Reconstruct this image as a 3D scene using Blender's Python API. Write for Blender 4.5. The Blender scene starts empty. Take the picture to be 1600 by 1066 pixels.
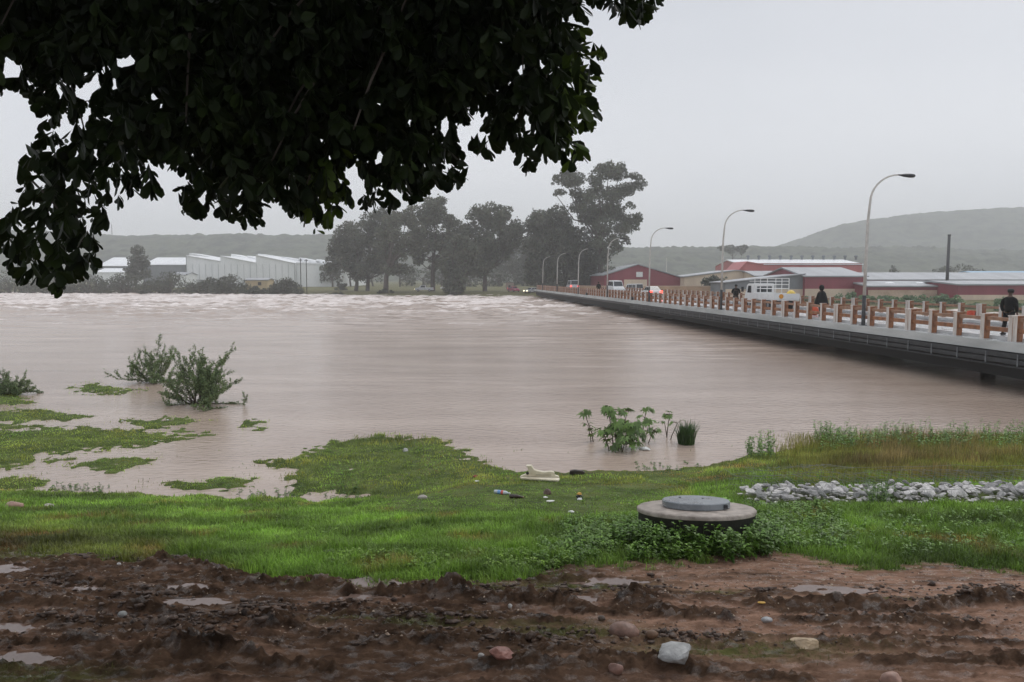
import bpy, bmesh, math, random
import numpy as np
from mathutils import Vector, Matrix
R = math.radians
random.seed(7)
rng = np.random.default_rng(11)
SC = bpy.context.scene
COL = SC.collection

# ------------------------------------------------------------------ camera
CAMZ = 4.3
PITCH = math.atan(97 / 1170)
cam_d = bpy.data.cameras.new('camera')
cam = bpy.data.objects.new('camera', cam_d)
COL.objects.link(cam)
cam.location = (0, 0, CAMZ)
cam.rotation_euler = (math.pi / 2 - PITCH, 0, 0)
cam_d.sensor_width = 36.0
cam_d.lens = 36.0 * 1170 / 1600
cam_d.clip_start = 0.05
cam_d.clip_end = 8000
SC.camera = cam

# ------------------------------------------------------------------ world, sun, exposure
SUN_EL, SUN_AZ = R(52), R(35)
w = bpy.data.worlds.new('World')
SC.world = w
w.use_nodes = True
nt = w.node_tree
nt.nodes.clear()
wo = nt.nodes.new('ShaderNodeOutputWorld')
bg = nt.nodes.new('ShaderNodeBackground')
sky = nt.nodes.new('ShaderNodeTexSky')
sky.sky_type = 'NISHITA'
sky.sun_disc = False
sky.sun_elevation = SUN_EL
sky.sun_rotation = SUN_AZ
sky.air_density = 1.0
sky.dust_density = 3.0
hs = nt.nodes.new('ShaderNodeHueSaturation')
hs.inputs['Saturation'].default_value = 0.35
tc = nt.nodes.new('ShaderNodeTexCoord')
mp = nt.nodes.new('ShaderNodeMapping')
mp.inputs['Scale'].default_value = (1.0, 1.0, 3.0)
nz = nt.nodes.new('ShaderNodeTexNoise')
nz.inputs['Scale'].default_value = 1.6
nz.inputs['Detail'].default_value = 5
nz.inputs['Roughness'].default_value = 0.45
cr = nt.nodes.new('ShaderNodeValToRGB')
cr.color_ramp.elements[0].position = 0.3
cr.color_ramp.elements[0].color = (8.6, 8.95, 9.65, 1)
cr.color_ramp.elements[1].position = 0.7
cr.color_ramp.elements[1].color = (10.3, 10.5, 11.0, 1)
mx = nt.nodes.new('ShaderNodeMix')
mx.data_type = 'RGBA'
mx.inputs[0].default_value = 0.88
bg.inputs['Strength'].default_value = 0.1
L = nt.links.new
L(sky.outputs[0], hs.inputs['Color'])
L(tc.outputs['Generated'], mp.inputs[0]); L(mp.outputs[0], nz.inputs['Vector'])
L(nz.outputs[0], cr.inputs[0])
L(hs.outputs[0], mx.inputs[6]); L(cr.outputs[0], mx.inputs[7])
sx = nt.nodes.new('ShaderNodeSeparateXYZ'); L(tc.outputs['Generated'], sx.inputs[0])
er = nt.nodes.new('ShaderNodeValToRGB')          # overcast layer: bright horizon, dimmer mid-sky, zenith raised out of view to add light
er.color_ramp.elements[0].position = 0.0; er.color_ramp.elements[0].color = (1.0, 1.0, 1.0, 1)
er.color_ramp.elements[1].position = 0.42; er.color_ramp.elements[1].color = (.65, .665, .69, 1)
ez = er.color_ramp.elements.new(1.0); ez.color = (1.25, 1.26, 1.28, 1)
L(sx.outputs['Z'], er.inputs[0])
me_ = nt.nodes.new('ShaderNodeMix'); me_.data_type = 'RGBA'; me_.blend_type = 'MULTIPLY'; me_.inputs[0].default_value = 1
L(mx.outputs[2], me_.inputs[6]); L(er.outputs[0], me_.inputs[7])
L(me_.outputs[2], bg.inputs[0]); L(bg.outputs[0], wo.inputs[0])

sd = bpy.data.lights.new('sun', 'SUN')
sd.energy = 0.9
sd.angle = R(25)
sd.color = (1.0, 0.97, 0.93)
so = bpy.data.objects.new('sun', sd)
COL.objects.link(so)
so.rotation_euler = (math.pi / 2 - SUN_EL, 0, math.pi - SUN_AZ)
SC.view_settings.view_transform = 'Standard'
SC.view_settings.look = 'None'
SC.view_settings.exposure = 0.0
SC.view_settings.gamma = 1.0
try:
    SC.cycles.volume_bounces = 3
    SC.cycles.max_bounces = 8
    SC.cycles.volume_max_steps = 64
except Exception:
    pass

# ------------------------------------------------------------------ picture <-> place helpers
cp, sp = math.cos(PITCH), math.sin(PITCH)

def ray(u, v):
    a = (u - 800) / 1170; b = (v - 533) / 1170
    return np.array([a, cp - b * sp, -sp - b * cp])

def atY(u, v, Y):
    r = ray(u, v)
    return np.array([0, 0, CAMZ]) + r * (Y / r[1])

def onz(u, v, z=0.0):
    r = ray(u, v)
    return np.array([0, 0, CAMZ]) + r * ((z - CAMZ) / r[2])

def proj(X, Y, Z):
    dz = Z - CAMZ
    f = Y * cp - dz * sp
    f = np.where(np.abs(f) < 1e-3, 1e-3, f)
    return 800 + 1170 * X / f, 533 - 1170 * (Y * sp + dz * cp) / f

def smooth(x, a, b):
    t = np.clip((x - a) / (b - a), 0, 1)
    return t * t * (3 - 2 * t)

def perlin(x, y, seed=0):
    x = np.asarray(x, float); y = np.asarray(y, float)
    xi = np.floor(x).astype(np.int64); yi = np.floor(y).astype(np.int64)
    xf = x - xi; yf = y - yi
    def g(ix, iy, fx, fy):
        h = (ix * 374761393 + iy * 668265263 + seed * 144665) & 0xffffffff
        h = ((h ^ (h >> 13)) * 1274126177) & 0xffffffff
        h = h ^ (h >> 16)
        a = (h & 0xffff) / 65535.0 * 2 * np.pi
        return np.cos(a) * fx + np.sin(a) * fy
    u = xf * xf * xf * (xf * (xf * 6 - 15) + 10); v = yf * yf * yf * (yf * (yf * 6 - 15) + 10)
    n0 = g(xi, yi, xf, yf) * (1 - u) + g(xi + 1, yi, xf - 1, yf) * u
    n1 = g(xi, yi + 1, xf, yf - 1) * (1 - u) + g(xi + 1, yi + 1, xf - 1, yf - 1) * u
    return (n0 * (1 - v) + n1 * v) * 1.5

def fbm(x, y, seed=0, o=3):
    s = 0; a = 1; t = 0
    for k in range(o):
        s = s + a * perlin(x * 2 ** k, y * 2 ** k, seed + k * 17); t += a; a *= .5
    return s / t

def sdf_poly(px, py, poly):
    """signed distance, positive inside"""
    P = np.array(poly, float)
    d = np.full(px.shape, 1e18); ins = np.zeros(px.shape, bool)
    n = len(P)
    for i in range(n):
        ax, ay = P[i]; bx, by = P[(i + 1) % n]
        ex, ey = bx - ax, by - ay
        wx, wy = px - ax, py - ay
        t = np.clip((wx * ex + wy * ey) / (ex * ex + ey * ey + 1e-9), 0, 1)
        d = np.minimum(d, (wx - ex * t) ** 2 + (wy - ey * t) ** 2)
        c = ((ay <= py) & (by > py)) | ((by <= py) & (ay > py))
        with np.errstate(divide='ignore', invalid='ignore'):
            xx = ax + (py - ay) * ex / (ey if abs(ey) > 1e-9 else 1e-9)
        ins ^= c & (px < xx)
    return np.where(ins, 1, -1) * np.sqrt(d)

# ------------------------------------------------------------------ object helpers
def link(o, parent=None):
    COL.objects.link(o)
    if parent is not None:
        o.parent = parent
    return o

def tag(o, label=None, cat=None, group=None, kind=None):
    if label: o['label'] = label
    if cat: o['category'] = cat
    if group: o['group'] = group
    if kind: o['kind'] = kind
    return o

def thing(name, label, cat, loc=(0, 0, 0), rz=0.0, group=None):
    o = bpy.data.objects.new(name, None)
    o.empty_display_size = 0.3
    COL.objects.link(o)
    o.location = [float(c) for c in loc]; o.rotation_euler = (0, 0, rz)
    return tag(o, label, cat, group)

def copy_tree(o, parent=None):
    c = o.copy(); COL.objects.link(c)
    if parent is not None: c.parent = parent
    for ch in list(o.children): copy_tree(ch, c)
    return c

def mesh_arrays(name, V, polys, mats, parent=None, attr=None, sm=False, mi=None):
    """polys: list of int arrays (n,k)"""
    me = bpy.data.meshes.new(name)
    V = np.asarray(V, np.float32)
    me.vertices.add(len(V)); me.vertices.foreach_set('co', V.ravel())
    polys = [np.asarray(p, np.int32) for p in polys if len(p)]
    nl = sum(p.size for p in polys); npoly = sum(len(p) for p in polys)
    me.loops.add(nl); me.polygons.add(npoly)
    me.loops.foreach_set('vertex_index', np.concatenate([p.ravel() for p in polys]))
    tot = np.concatenate([np.full(len(p), p.shape[1], np.int32) for p in polys])
    st = np.concatenate([[0], np.cumsum(tot)[:-1]]).astype(np.int32)
    me.polygons.foreach_set('loop_start', st)
    me.polygons.foreach_set('loop_total', tot)
    if sm: me.polygons.foreach_set('use_smooth', np.ones(npoly, bool))
    if mi is not None: me.polygons.foreach_set('material_index', np.asarray(mi, np.int32))
    me.update(calc_edges=True)
    if attr is not None:
        for an, arr in attr.items():
            if arr.ndim == 1:
                a = me.attributes.new(an, 'FLOAT', 'POINT'); a.data.foreach_set('value', arr.astype(np.float32))
            else:
                a = me.attributes.new(an, 'FLOAT_COLOR', 'POINT')
                if arr.shape[1] == 3: arr = np.concatenate([arr, np.ones((len(arr), 1))], 1)
                a.data.foreach_set('color', arr.astype(np.float32).ravel())
    for m in (mats if isinstance(mats, (list, tuple)) else [mats]): me.materials.append(m)
    o = bpy.data.objects.new(name, me)
    return link(o, parent)

class MB:
    def __init__(s): s.v = []; s.f = []; s.m = []
    def add(s, vs, fs, m=0):
        b = len(s.v); s.v += [tuple(map(float, p)) for p in vs]
        s.f += [tuple(b + i for i in f) for f in fs]; s.m += [m] * len(fs); return s
    def box(s, x0, x1, y0, y1, z0, z1, m=0):
        vs = [(x0, y0, z0), (x1, y0, z0), (x1, y1, z0), (x0, y1, z0), (x0, y0, z1), (x1, y0, z1), (x1, y1, z1), (x0, y1, z1)]
        fs = [(0, 3, 2, 1), (4, 5, 6, 7), (0, 1, 5, 4), (1, 2, 6, 5), (2, 3, 7, 6), (3, 0, 4, 7)]
        ms = m if isinstance(m, (list, tuple)) else [m] * 6   # bottom, top, -y, +x, +y, -x
        b = len(s.v); s.v += vs
        s.f += [tuple(b + i for i in f) for f in fs]; s.m += list(ms); return s
    def prism(s, prof, y0, y1, m=0, axis='y'):
        """closed profile (x,z) extruded along y (or (y,z) along x)"""
        n = len(prof)
        if axis == 'y': vs = [(p[0], y0, p[1]) for p in prof] + [(p[0], y1, p[1]) for p in prof]
        else: vs = [(y0, p[0], p[1]) for p in prof] + [(y1, p[0], p[1]) for p in prof]
        fs = [tuple(range(n)), tuple(range(2 * n - 1, n - 1, -1))] + [(i, i + n, (i + 1) % n + n, (i + 1) % n) for i in range(n)]
        return s.add(vs, fs, m)
    def tube(s, pts, rad, k=6, m=0, cap=True):
        pts = [Vector([float(c) for c in p]) for p in pts]; n = len(pts)
        if not isinstance(rad, (list, tuple)): rad = [rad] * n
        vs = []; prev = None
        for i, p in enumerate(pts):
            d = (pts[min(i + 1, n - 1)] - pts[max(i - 1, 0)])
            if d.length < 1e-9: d = Vector((0, 0, 1))
            d.normalize()
            if prev is None:
                a = Vector((1, 0, 0)) if abs(d.x) < .9 else Vector((0, 1, 0))
                a = (a - d * a.dot(d)).normalized()
            else:
                a = prev - d * prev.dot(d)
                a = a.normalized() if a.length > 1e-6 else Vector((1, 0, 0))
            prev = a; b = d.cross(a)
            for j in range(k):
                t = 2 * math.pi * j / k
                vs.append(p + (a * math.cos(t) + b * math.sin(t)) * rad[i])
        fs = []
        for i in range(n - 1):
            for j in range(k):
                j2 = (j + 1) % k
                fs.append((i * k + j, i * k + j2, (i + 1) * k + j2, (i + 1) * k + j))
        if cap: fs += [tuple(range(k - 1, -1, -1)), tuple((n - 1) * k + j for j in range(k))]
        return s.add(vs, fs, m)
    def lathe(s, prof, k=24, m=0, c=(0, 0, 0), ax='z'):
        vs = []
        for r, z in prof:
            for j in range(k):
                t = 2 * math.pi * j / k
                if ax == 'z': vs.append((c[0] + r * math.cos(t), c[1] + r * math.sin(t), c[2] + z))
                elif ax == 'x': vs.append((c[0] + z, c[1] + r * math.cos(t), c[2] + r * math.sin(t)))
                else: vs.append((c[0] + r * math.cos(t), c[1] + z, c[2] + r * math.sin(t)))
        n = len(prof); fs = []
        for i in range(n - 1):
            for j in range(k):
                fs.append((i * k + j, i * k + (j + 1) % k, (i + 1) * k + (j + 1) % k, (i + 1) * k + j))
        fs += [tuple(range(k - 1, -1, -1)), tuple((n - 1) * k + j for j in range(k))]
        return s.add(vs, fs, m)
    def build(s, name, mats, parent=None, sm=False, bevel=0):
        me = bpy.data.meshes.new(name)
        me.from_pydata(s.v, [], s.f)
        for m in (mats if isinstance(mats, (list, tuple)) else [mats]): me.materials.append(m)
        me.polygons.foreach_set('material_index', s.m)
        bm = bmesh.new(); bm.from_mesh(me); bmesh.ops.recalc_face_normals(bm, faces=bm.faces[:])
        if bevel:
            es = [e for e in bm.edges if len(e.link_faces) == 2 and e.calc_face_angle(0) > .6]
            bmesh.ops.bevel(bm, geom=es, offset=bevel, segments=2, affect='EDGES', clamp_overlap=True)
        bm.to_mesh(me); bm.free()
        if sm: me.polygons.foreach_set('use_smooth', [True] * len(me.polygons))
        me.update()
        o = bpy.data.objects.new(name, me)
        return link(o, parent)

# ------------------------------------------------------------------ materials
def mat(name, c1, c2=None, scale=4.0, rough=.6, rough2=None, metal=0.0, bump=0.0, bscale=20.0, stretch=(1, 1, 1), detail=5,
        p0=.35, p1=.65, emit=None, es=0, spec=.5, attr=None, sub=0, trans=0):
    m = bpy.data.materials.new(name); m.use_nodes = True
    t = m.node_tree; n = t.nodes; l = t.links.new
    b = n['Principled BSDF']
    b.inputs['Roughness'].default_value = rough; b.inputs['Metallic'].default_value = metal
    b.inputs['Specular IOR Level'].default_value = spec
    tcx = n.new('ShaderNodeTexCoord'); mpx = n.new('ShaderNodeMapping'); mpx.inputs['Scale'].default_value = stretch
    l(tcx.outputs['Object'], mpx.inputs[0])
    no = n.new('ShaderNodeTexNoise'); no.inputs['Scale'].default_value = scale; no.inputs['Detail'].default_value = detail
    no.inputs['Roughness'].default_value = .6
    l(mpx.outputs[0], no.inputs['Vector'])
    c2 = c2 or tuple(x * .75 for x in c1)
    rp = n.new('ShaderNodeValToRGB')
    rp.color_ramp.elements[0].position = p0; rp.color_ramp.elements[1].position = p1
    rp.color_ramp.elements[0].color = (*c2, 1); rp.color_ramp.elements[1].color = (*c1, 1)
    l(no.outputs[0], rp.inputs[0])
    out = rp.outputs[0]
    if attr:
        at = n.new('ShaderNodeAttribute'); at.attribute_name = attr
        mu = n.new('ShaderNodeMix'); mu.data_type = 'RGBA'; mu.blend_type = 'MULTIPLY'; mu.inputs[0].default_value = 1
        l(out, mu.inputs[6]); l(at.outputs['Color'], mu.inputs[7]); out = mu.outputs[2]
    l(out, b.inputs['Base Color'])
    if rough2 is not None:
        mr = n.new('ShaderNodeMapRange'); mr.inputs['From Min'].default_value = p0; mr.inputs['From Max'].default_value = p1
        mr.inputs['To Min'].default_value = rough2; mr.inputs['To Max'].default_value = rough
        l(no.outputs[0], mr.inputs[0]); l(mr.outputs[0], b.inputs['Roughness'])
    if bump:
        n2 = n.new('ShaderNodeTexNoise'); n2.inputs['Scale'].default_value = bscale; n2.inputs['Detail'].default_value = 6
        l(mpx.outputs[0], n2.inputs['Vector'])
        bu = n.new('ShaderNodeBump'); bu.inputs['Strength'].default_value = bump; bu.inputs['Distance'].default_value = .02
        l(n2.outputs[0], bu.inputs['Height']); l(bu.outputs[0], b.inputs['Normal'])
    if emit:
        b.inputs['Emission Color'].default_value = (*emit, 1); b.inputs['Emission Strength'].default_value = es
    if trans:
        # thin leaves let some light through
        tr = n.new('ShaderNodeBsdfTranslucent'); ms = n.new('ShaderNodeMixShader'); ms.inputs[0].default_value = trans
        l(out, tr.inputs[0]); l(b.outputs[0], ms.inputs[1]); l(tr.outputs[0], ms.inputs[2])
        l(ms.outputs[0], n['Material Output'].inputs[0])
    return m

# ================================================================== GROUND
S_u = [-400, 0, 300, 560, 640, 760, 850, 1000, 1100, 1180, 1300, 1600, 2200]
S_v = [15.0, 14.9, 14.6, 14.35, 14.9, 16.4, 16.3, 16.4, 16.9, 18.2, 19.3, 19.8, 20.5]
F_u = [-400, 0, 300, 480, 600, 830, 842, 1000, 1200, 1450, 1700, 2400]
F_v = [262, 238, 217, 202, 187, 180, 172, 150, 120, 97, 85, 70]
VB_u = [-300, 0, 100, 250, 330, 450, 560, 650, 800, 900, 1000, 1100, 1170, 1250, 1330, 1600, 2000]
VB_v = [868, 866, 868, 874, 888, 903, 910, 905, 905, 893, 886, 879, 868, 868, 888, 892, 892]
RUTS = [([(790, 945), (880, 957), (960, 961), (990, 946), (1040, 962), (1135, 968)], .06), ([(1180, 951), (1260, 958), (1330, 955), (1420, 958), (1480, 950), (1560, 945), (1700, 950)], .055),
        ([(1240, 970), (1300, 978), (1400, 975), (1460, 982), (1520, 986)], .04), ([(1290, 1009), (1400, 1006), (1500, 1010), (1700, 1018)], .035), ([(1010, 926), (1130, 935), (1270, 930)], .03),
        ([(600, 930), (700, 938), (780, 944), (870, 950)], .07), ([(-100, 943), (120, 951), (240, 958)], .06), ([(230, 1022), (330, 1020), (420, 1040), (520, 1052)], .07), ([(-100, 1012), (100, 1008), (230, 1000)], .05),
        ([(420, 986), (540, 1004), (640, 1010), (760, 1000), (880, 1020), (1000, 1045), (1120, 1060), (1250, 1072)], .055), ([(320, 906), (420, 913), (520, 916)], .05), ([(-100, 905), (110, 910), (220, 924), (330, 930)], .045),
        ([(250, 885), (300, 888), (360, 898)], .05), ([(550, 965), (700, 968), (850, 972)], .03), ([(1350, 1035), (1480, 1042), (1650, 1045)], .035), ([(60, 975), (200, 980), (380, 972)], .05)]
ISL = [
    [(-60, 600), (0, 606), (25, 617), (52, 629), (0, 634), (-60, 636)],
    [(-60, 642), (0, 642), (60, 640), (100, 645), (146, 652), (90, 656), (40, 659), (-60, 661)],
    [(-60, 667), (50, 664), (62, 668), (-60, 671)],
    [(-80, 674), (0, 673), (60, 671), (130, 667), (200, 673), (270, 677), (330, 676), (300, 682), (255, 690), (230, 697), (180, 702), (130, 705), (60, 712), (50, 728), (0, 731), (-80, 733)],
    [(50, 719), (140, 720), (180, 716), (255, 716), (230, 727), (170, 736), (100, 729)],
    [(-60, 752), (0, 753), (40, 746), (95, 750), (60, 765), (-60, 766)],
    [(245, 758), (300, 753), (350, 748), (400, 752), (370, 766), (300, 765)],
    [(115, 605), (140, 600), (170, 604), (225, 611), (170, 617), (120, 613)],
    [(185, 661), (230, 656), (260, 653), (320, 655), (280, 667), (240, 668)],
    [(370, 664), (390, 657), (409, 660), (406, 669), (380, 670)],
    [(400, 723), (450, 716), (462, 711), (508, 700), (520, 690), (600, 682), (680, 685), (724, 700), (734, 714), (770, 728), (800, 736), (850, 747), (900, 750), (1000, 752), (1000, 830), (560, 830), (575, 780), (520, 770), (470, 771), (450, 756), (456, 741), (430, 729)],
]
MOUNDS = [(310, 1018, 85, 20, .10), (420, 985, 60, 14, .09), (560, 985, 60, 12, .05), (250, 885, 45, 9, .08), (130, 880, 50, 8, .05), (690, 938, 70, 11, .09), (830, 950, 80, 10, .07),
          (1000, 943, 55, 9, .08), (1330, 949, 120, 6, .06), (1550, 943, 70, 8, .07), (1195, 953, 18, 6, .06), (545, 928, 18, 9, .06), (1450, 975, 90, 6, .04),
          (850, 1050, 160, 16, .07), (60, 940, 70, 14, .06), (120, 1015, 90, 13, .06), (1080, 1045, 90, 11, .06), (1430, 1012, 120, 5, .035), (700, 1010, 90, 9, .05), (230, 960, 90, 10, .04)]
PUD = [(125, 923, 36, 6), (580, 914, 45, 7), (575, 938, 45, 7), (300, 922, 42, 7), (10, 892, 40, 7), (35, 1034, 50, 10), (15, 985, 45, 7), (290, 946, 70, 4), (900, 941, 45, 4), (950, 911, 50, 4), (1290, 925, 60, 4)]

def base_z(X, Y):
    u0 = 800 + 1170 * X / np.maximum(Y, 5)
    S = np.interp(u0, S_u, S_v) + .30 * perlin(X * .7, Y * .2, 12) + .22 * perlin(X * 2.1, Y * .6, 13) + .1 * perlin(X * 6, Y * 2, 14)
    zn = np.where(Y < 7.6, 1.4 + .09 * (7.6 - np.maximum(Y, -4)), 1.4 * (S - Y) / (S - 7.6))
    zn = np.where(Y > S, -.05 * (Y - S), zn)
    zn = np.maximum(zn, -1.2)
    zn = zn + .5 * smooth(X, 14, 18) * smooth(-Y, -15, -11)
    Yf = np.interp(u0, F_u, F_v)
    zf = np.clip((Y - Yf) * .06, -1.2, .9) + np.clip(Y - Yf - 15, 0, 800) * .003
    return np.where(Y > 45, zf, zn)

PUDZ = []
for (a, b, c, d) in PUD:
    # find ground point under that spot by marching
    r_ = ray(a, b); t_ = 1.0
    while CAMZ + r_[2] * t_ > float(base_z(np.array(r_[0] * t_), np.array(r_[1] * t_))): t_ += .01
    x_, y_ = r_[0] * t_, r_[1] * t_
    rx = c * y_ / 1170; ry = max(d * y_ * y_ / 1170 / 2.5, .09)
    PUDZ.append((x_, y_, rx, ry, float(base_z(np.array(x_), np.array(y_))) + .014))

def terrain(X, Y, full=True):
    X = np.asarray(X, float); Y = np.asarray(Y, float)
    zb = base_z(X, Y)
    u, v = proj(X, Y, zb)
    ok = (Y > 2.0)
    z = zb.copy()
    # low grassy ground just above the flood
    near = (Y > 10) & (Y < 45)
    s = np.full(X.shape, -99.0)
    if near.any():
        u1, v1 = proj(X[near], Y[near], np.zeros(near.sum()))
        k = (Y[near] / 15.0)
        best = np.full(u1.shape, -99.0)
        for P in ISL:
            best = np.maximum(best, sdf_poly(u1, v1 * 3, [(p[0], p[1] * 3) for p in P]))
        best = best + 10 * perlin(X[near] * 1.0, Y[near] * 1.3, 5) + 12 * perlin(X[near] * 2.6, Y[near] * 2.6, 6) + 7 * perlin(X[near] * 7, Y[near] * 7, 8)
        s[near] = best
        zl = np.clip(best * .0022, -.5, .04) + .03 * perlin(X[near] * 4, Y[near] * 4, 10) + .03 * perlin(X[near] * 1.5, Y[near] * 1.5, 9)
        z[near] = np.where(best > -10, np.maximum(z[near], zl), z[near])
    z = z + .13 * np.exp(-((X - 2.024) ** 2 + (Y - 8.1) ** 2) / .9)
    vb = np.interp(u, VB_u, VB_v)
    mud = smooth(v - vb + 13 * perlin(X * .8, Y * 1.5, 2) + 9 * perlin(X * 2, Y * 4, 3) + 9 * perlin(X * 6, Y * 9, 4) + 4 * perlin(X * 20, Y * 24, 7), -9, 11) * ok
    mud = np.where(Y <= 2.0, 1.0, mud)
    land = smooth(z, -.05, .1) * (Y < 60)
    z = z + land * .018 * fbm(X * 1.2, Y * 1.2, 21) * (Y > 7)
    # ruts and clods
    q = Y + .12 * X * .3
    rg1 = (1 - np.abs(perlin(X * .5, q * 3.0, 32)) * 3).clip(0, 1)
    rg2 = (1 - np.abs(perlin(X * 1.1 + 5, q * 5.5, 33)) * 3).clip(0, 1)
    brk = smooth(perlin(X * 1.5, Y * 2.5, 37), -.25, .35)
    h = .022 * perlin(X * .45, q * 2.3, 31) + .045 * rg1 ** 2 * brk + .035 * rg2 ** 2 * (1 - .5 * brk) \
        + .022 * np.abs(perlin(X * 8, Y * 12, 34)) + .016 * np.abs(perlin(X * 18, Y * 24, 35)) + .010 * perlin(X * 34, Y * 40, 36) + .005 * perlin(X * 70, Y * 75, 38)
    calm = smooth(u, 900, 1200) * smooth(-v, -955, -925)
    rough_amt = 1 - .85 * calm
    mh = np.zeros(X.shape)
    for (a, b, c, d, hh) in MOUNDS:
        e = ((u - a) / c) ** 2 + ((v - b) / d) ** 2
        mh = np.maximum(mh, hh * np.exp(-e * 1.3))
    mh = mh * (.8 + .6 * perlin(X * 5, Y * 8, 41) + .55 * np.abs(perlin(X * 14, Y * 17, 42)) + .35 * perlin(X * 32, Y * 36, 43))
    crumb = np.clip(perlin(X * 9, Y * 13, 44), 0, 1) ** .7 * .05 + np.clip(perlin(X * 19, Y * 25, 45), 0, 1) ** .7 * .032
    rowm = smooth(fbm(X * .55, q * 3.4, 46, 2), .0, .22)
    h = h + crumb * rowm
    dk_ = rowm
    rt_ = np.zeros(X.shape); un = u + 14 * perlin(X * 1.5, Y * 1.5, 47); vn_ = v + 4.5 * perlin(X * 1.3, Y * 3, 48) + 3 * perlin(X * 5, Y * 8, 49)
    sel = (mud > .05) & (v > 860) & (v < 1150)
    if sel.any():
        uu_, vv_ = un[sel], vn_[sel] * 4; bst = np.zeros(uu_.shape)
        for pts_, hh_ in RUTS:
            for i_ in range(len(pts_) - 1):
                ax, ay = pts_[i_][0], pts_[i_][1] * 4; bx, by = pts_[i_ + 1][0], pts_[i_ + 1][1] * 4
                t_ = np.clip(((uu_ - ax) * (bx - ax) + (vv_ - ay) * (by - ay)) / ((bx - ax) ** 2 + (by - ay) ** 2), 0, 1)
                d2 = (uu_ - ax - (bx - ax) * t_) ** 2 + (vv_ - ay - (by - ay) * t_) ** 2
                bst = np.maximum(bst, hh_ * np.exp(-d2 / 22.0 ** 2))
        rt_[sel] = bst
    rt2 = rt_ * (.6 + .8 * np.abs(perlin(X * 9, Y * 11, 65)) + .6 * perlin(X * 22, Y * 24, 66))
    z = z + mud * (h * rough_amt * .8 + mh + rt2)
    wet = np.zeros(X.shape)
    for (x0, y0, rx, ry, zp) in PUDZ:
        e = np.sqrt(((X - x0) / rx) ** 2 + ((Y - y0) / ry) ** 2) + .5 * perlin(X * 2.5, Y * 6, 51) + .35 * perlin(X * 8, Y * 14, 52) + .2 * perlin(X * 25, Y * 30, 54)
        m = smooth(-e, -1.1, -.75)
        z = z * (1 - m) + (zp - .016 + .026 * perlin(X * 7, Y * 14, 53) + .012 * perlin(X * 24, Y * 30, 55)) * m
        wet = np.maximum(wet, smooth(-e, -1.6, -.9))
    clay = np.clip(.12 + .5 * smooth(fbm(X * .7, q * 2.2, 67, 3), -.05, .3) + .88 * smooth(u + 60 * perlin(X * .8, Y * 1.5, 61), 820, 1150) * (1 - .35 * smooth(v, 985, 1040)), 0, 1)
    clay = clay * (1 - .9 * smooth(rt_, .008, .025))
    clay = clay * (1 - .8 * smooth(mh, .02, .05)) * (1 - .8 * smooth(h, .04, .07)) * (1 - .3 * dk_)
    moss = np.zeros(X.shape)
    for (a, b, c, d) in [(880, 990, 130, 14), (1150, 1022, 190, 16), (50, 1062, 130, 16), (640, 975, 130, 9), (1120, 930, 60, 5), (80, 870, 130, 9), (720, 920, 160, 8), (900, 918, 120, 8), (1400, 940, 150, 5)]:
        e = ((u - a) / c) ** 2 + ((v - b) / d) ** 2
        moss = np.maximum(moss, np.exp(-e * 1.2))
    moss = moss * (mh < .03) * (rt_ < .02)
    return z, mud, clay, moss, wet, s, u, v

def gz(x, y):
    return float(terrain(np.array([float(x)]), np.array([float(y)]))[0][0])

def on_ground(u, v):
    r = ray(u, v); t = np.arange(2.0, 60, .03)
    d = terrain(r[0] * t, r[1] * t)[0] - (CAMZ + r[2] * t)
    i = int(np.argmax(d >= 0)) if (d >= 0).any() else len(t) - 1
    x_, y_ = r[0] * t[i], r[1] * t[i]
    return np.array([x_, y_, gz(x_, y_)])

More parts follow.
